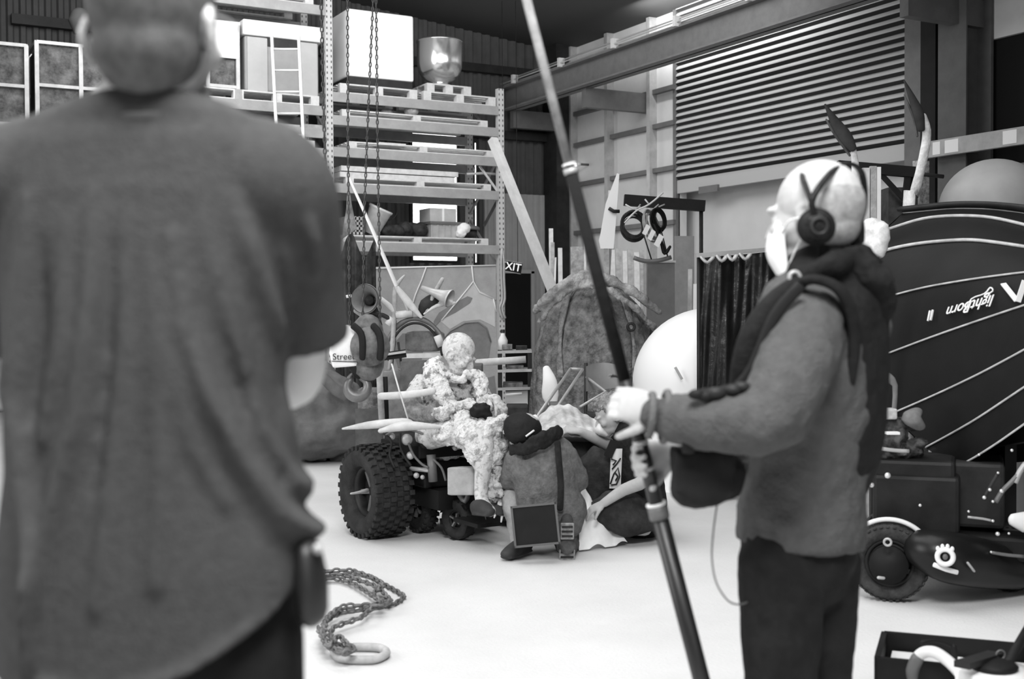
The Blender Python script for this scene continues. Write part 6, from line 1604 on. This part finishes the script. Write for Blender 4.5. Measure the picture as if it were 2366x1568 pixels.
RID = [([(400, 560), (430, 760), (480, 900), (560, 1050), (640, 1165), (700, 1222), (740, 1240)], 26, .016), ([(560, 860), (600, 980), (650, 1080), (700, 1150)], 17, .012),
       ([(380, 640), (400, 830), (450, 1000), (520, 1130)], 30, .006), ([(65, 470), (45, 700), (35, 900), (60, 1100), (90, 1300), (80, 1480)], 20, .014), ([(215, 470), (208, 700), (180, 950), (110, 1200), (60, 1450)], 24, .012),
       ([(150, 520), (140, 800), (100, 1000)], 14, .007), ([(345, 560), (360, 800), (375, 1050), (360, 1300)], 34, .006), ([(290, 520), (285, 800), (260, 1050), (220, 1350)], 22, .006),
       ([(540, 480), (590, 620), (640, 760)], 26, .010), ([(610, 440), (650, 560), (680, 660)], 20, .009), ([(60, 460), (300, 448), (560, 470)], 12, .0008), ([(640, 1370), (450, 1475), (250, 1545), (50, 1500)], 15, .007), ([(650, 900), (660, 1000), (690, 1120)], 12, .008),
       ([(470, 520), (520, 700), (560, 850)], 30, .006), ([(100, 560), (92, 760), (70, 960)], 13, -.010), ([(255, 560), (250, 800), (215, 1100)], 16, -.006), ([(510, 760), (560, 900), (650, 1100)], 16, -.007)]
def fold(px, py):
    h = 0
    for pl, w, a_ in RID:
        best = 1e9; L_ = len(pl) - 1
        for i, ((x0_, y0_), (x1_, y1_)) in enumerate(zip(pl, pl[1:])):
            dx, dy = x1_ - x0_, y1_ - y0_; k = max(0, min(1, ((px - x0_) * dx + (py - y0_) * dy) / (dx * dx + dy * dy)))
            d = math.hypot(px - x0_ - dx * k, py - y0_ - dy * k); f = (i + k) / L_
            e = d / (w * (.55 + .45 * math.sin(PI * min(1, f * .9 + .1))))
            if e < best: best = e; ff_ = f
        h += a_ * math.exp(-best * best) * min(1, .25 + 2.2 * ff_)
    return h
def tee(u, v):
    th = -PI / 2 + 2 * PI * u     # u=0 -> straight at the camera
    c_, s_ = math.cos(th), math.sin(th)
    px0 = 350 + 340 * c_
    hem = interp(HEM, px0 if s_ < 0 else 350 + 300 * c_)
    py = 220 + (hem - 220) * v
    a_, b_, cx_ = interp(ROW, py), interp(ROW, py, 2), interp(CXR, py)
    dc = 1.64 + (.0 if py > 300 else -.03 * (300 - py) / 94)
    ce = P(cx_, py, dc)
    e = .8
    p = ce + RT * (a_ * (abs(c_) ** e) * (1 if c_ > 0 else -1)) + FW * (b_ * (abs(s_) ** .9) * (1 if s_ > 0 else -1))
    if s_ < .3:
        q = R3.transposed() @ (p - CAM); px = CX - q.x / q.z * FPX
        h = fold(px, py); nrm_ = (RT * c_ * .5 + FW * s_).normalized()
        p = p + nrm_ * h * 1.7
    p.z += 0
    return p
mb = MB(); mb.grid(tee, 300, 190, closed=True)
mb.add(mb.v[:300], [tuple(range(300))[::-1]], True); mb.add(mb.v[189 * 300:190 * 300], [tuple(range(300))], True)
for s_ in (1, -1):
    X = lambda px: (350 if s_ > 0 else 322) + s_ * (px - 350)
    mb.loft([P(X(500), 392, 1.635), P(X(570), 398, 1.635), P(X(632), 442, 1.645), P(X(664), 530, 1.67), P(X(682), 640, 1.7), P(X(692), 715, 1.72)], [(.06, .06), (.08, .085), (.086, .092), (.078, .08), (.069, .071), (.066, .068)], n=40, k=4, side=RT)
    mb.loft([P(X(688), 690, 1.713), P(X(692), 715, 1.72), P(X(699), 780, 1.74)], [.066, .067, .069], n=40, cap=False, side=RT)
    for (q0, q1, w) in (((700, 470), (735, 640), .012), ((640, 520), (668, 690), .010), ((590, 450), (640, 560), .010)):
        mb.loft([P(X(q0[0]), q0[1], 1.66 - .075), P(X((q0[0] + q1[0]) / 2 + 6), (q0[1] + q1[1]) / 2, 1.68 - .078), P(X(q1[0]), q1[1], 1.7 - .068)], [w * .5, w, w * .5], n=10, k=4)
mb.build('t_shirt', M_tee, M, remesh=.0055, smooth_it=9)
MB().torus(P(353, 228, 1.605), UP - FW * .55, .071, .007, n=40, squash=1.0, ref=RT).build('collar', mat('tee_rib', .1, .9), M)
mb = MB()
mb.loft([P(365, 1290, 1.64), P(365, 1360, 1.64), P(366, 1500, 1.64)], [(.185, .12), (.19, .125), (.185, .125)], side=RT, n=30)
for s_ in (1, -1):
    fl = at(366 + s_ * 150, 2500, 1.62)
    mb.loft([P(366 + s_ * 140, 1470, 1.64), P(366 + s_ * 150, 1700, 1.64), P(366 + s_ * 150, 2100, 1.64), V((fl.x, fl.y, .5)), V((fl.x, fl.y, .05))], [.116, .11, .092, .08, .075], k=3, n=24)
mb.build('trousers', M_trou, M, remesh=.01, smooth_it=2)
mb = MB()
for s_ in (1, -1):
    fl = at(366 + s_ * 150, 2500, 1.62); h_ = V((fl.x, fl.y, .004)); shoe(mb, h_ - FW * .07, h_ + FW * .22, UP, 1.15)
mb.build('shoes', M_shoe, M, remesh=.008)
po = thing('belt_pouch', 'black pouch clipped to the belt of the nearest person', 'pouch', P(725, 1340, 1.6).to_tuple())
MB().loft([P(712, 1275, 1.6), P(718, 1340, 1.6), P(722, 1410, 1.6)], [(.018, .035), (.023, .045), (.021, .045)], side=RT, n=20).build('pouch', mat('pouch_black', .01, .5, spec=.5), po)
MB().ell(P(733, 1268, 1.575), (.007, .006, .007)).build('clip_highlight', M_lsteel, po)  # pale bead stands for the highlight on the clip
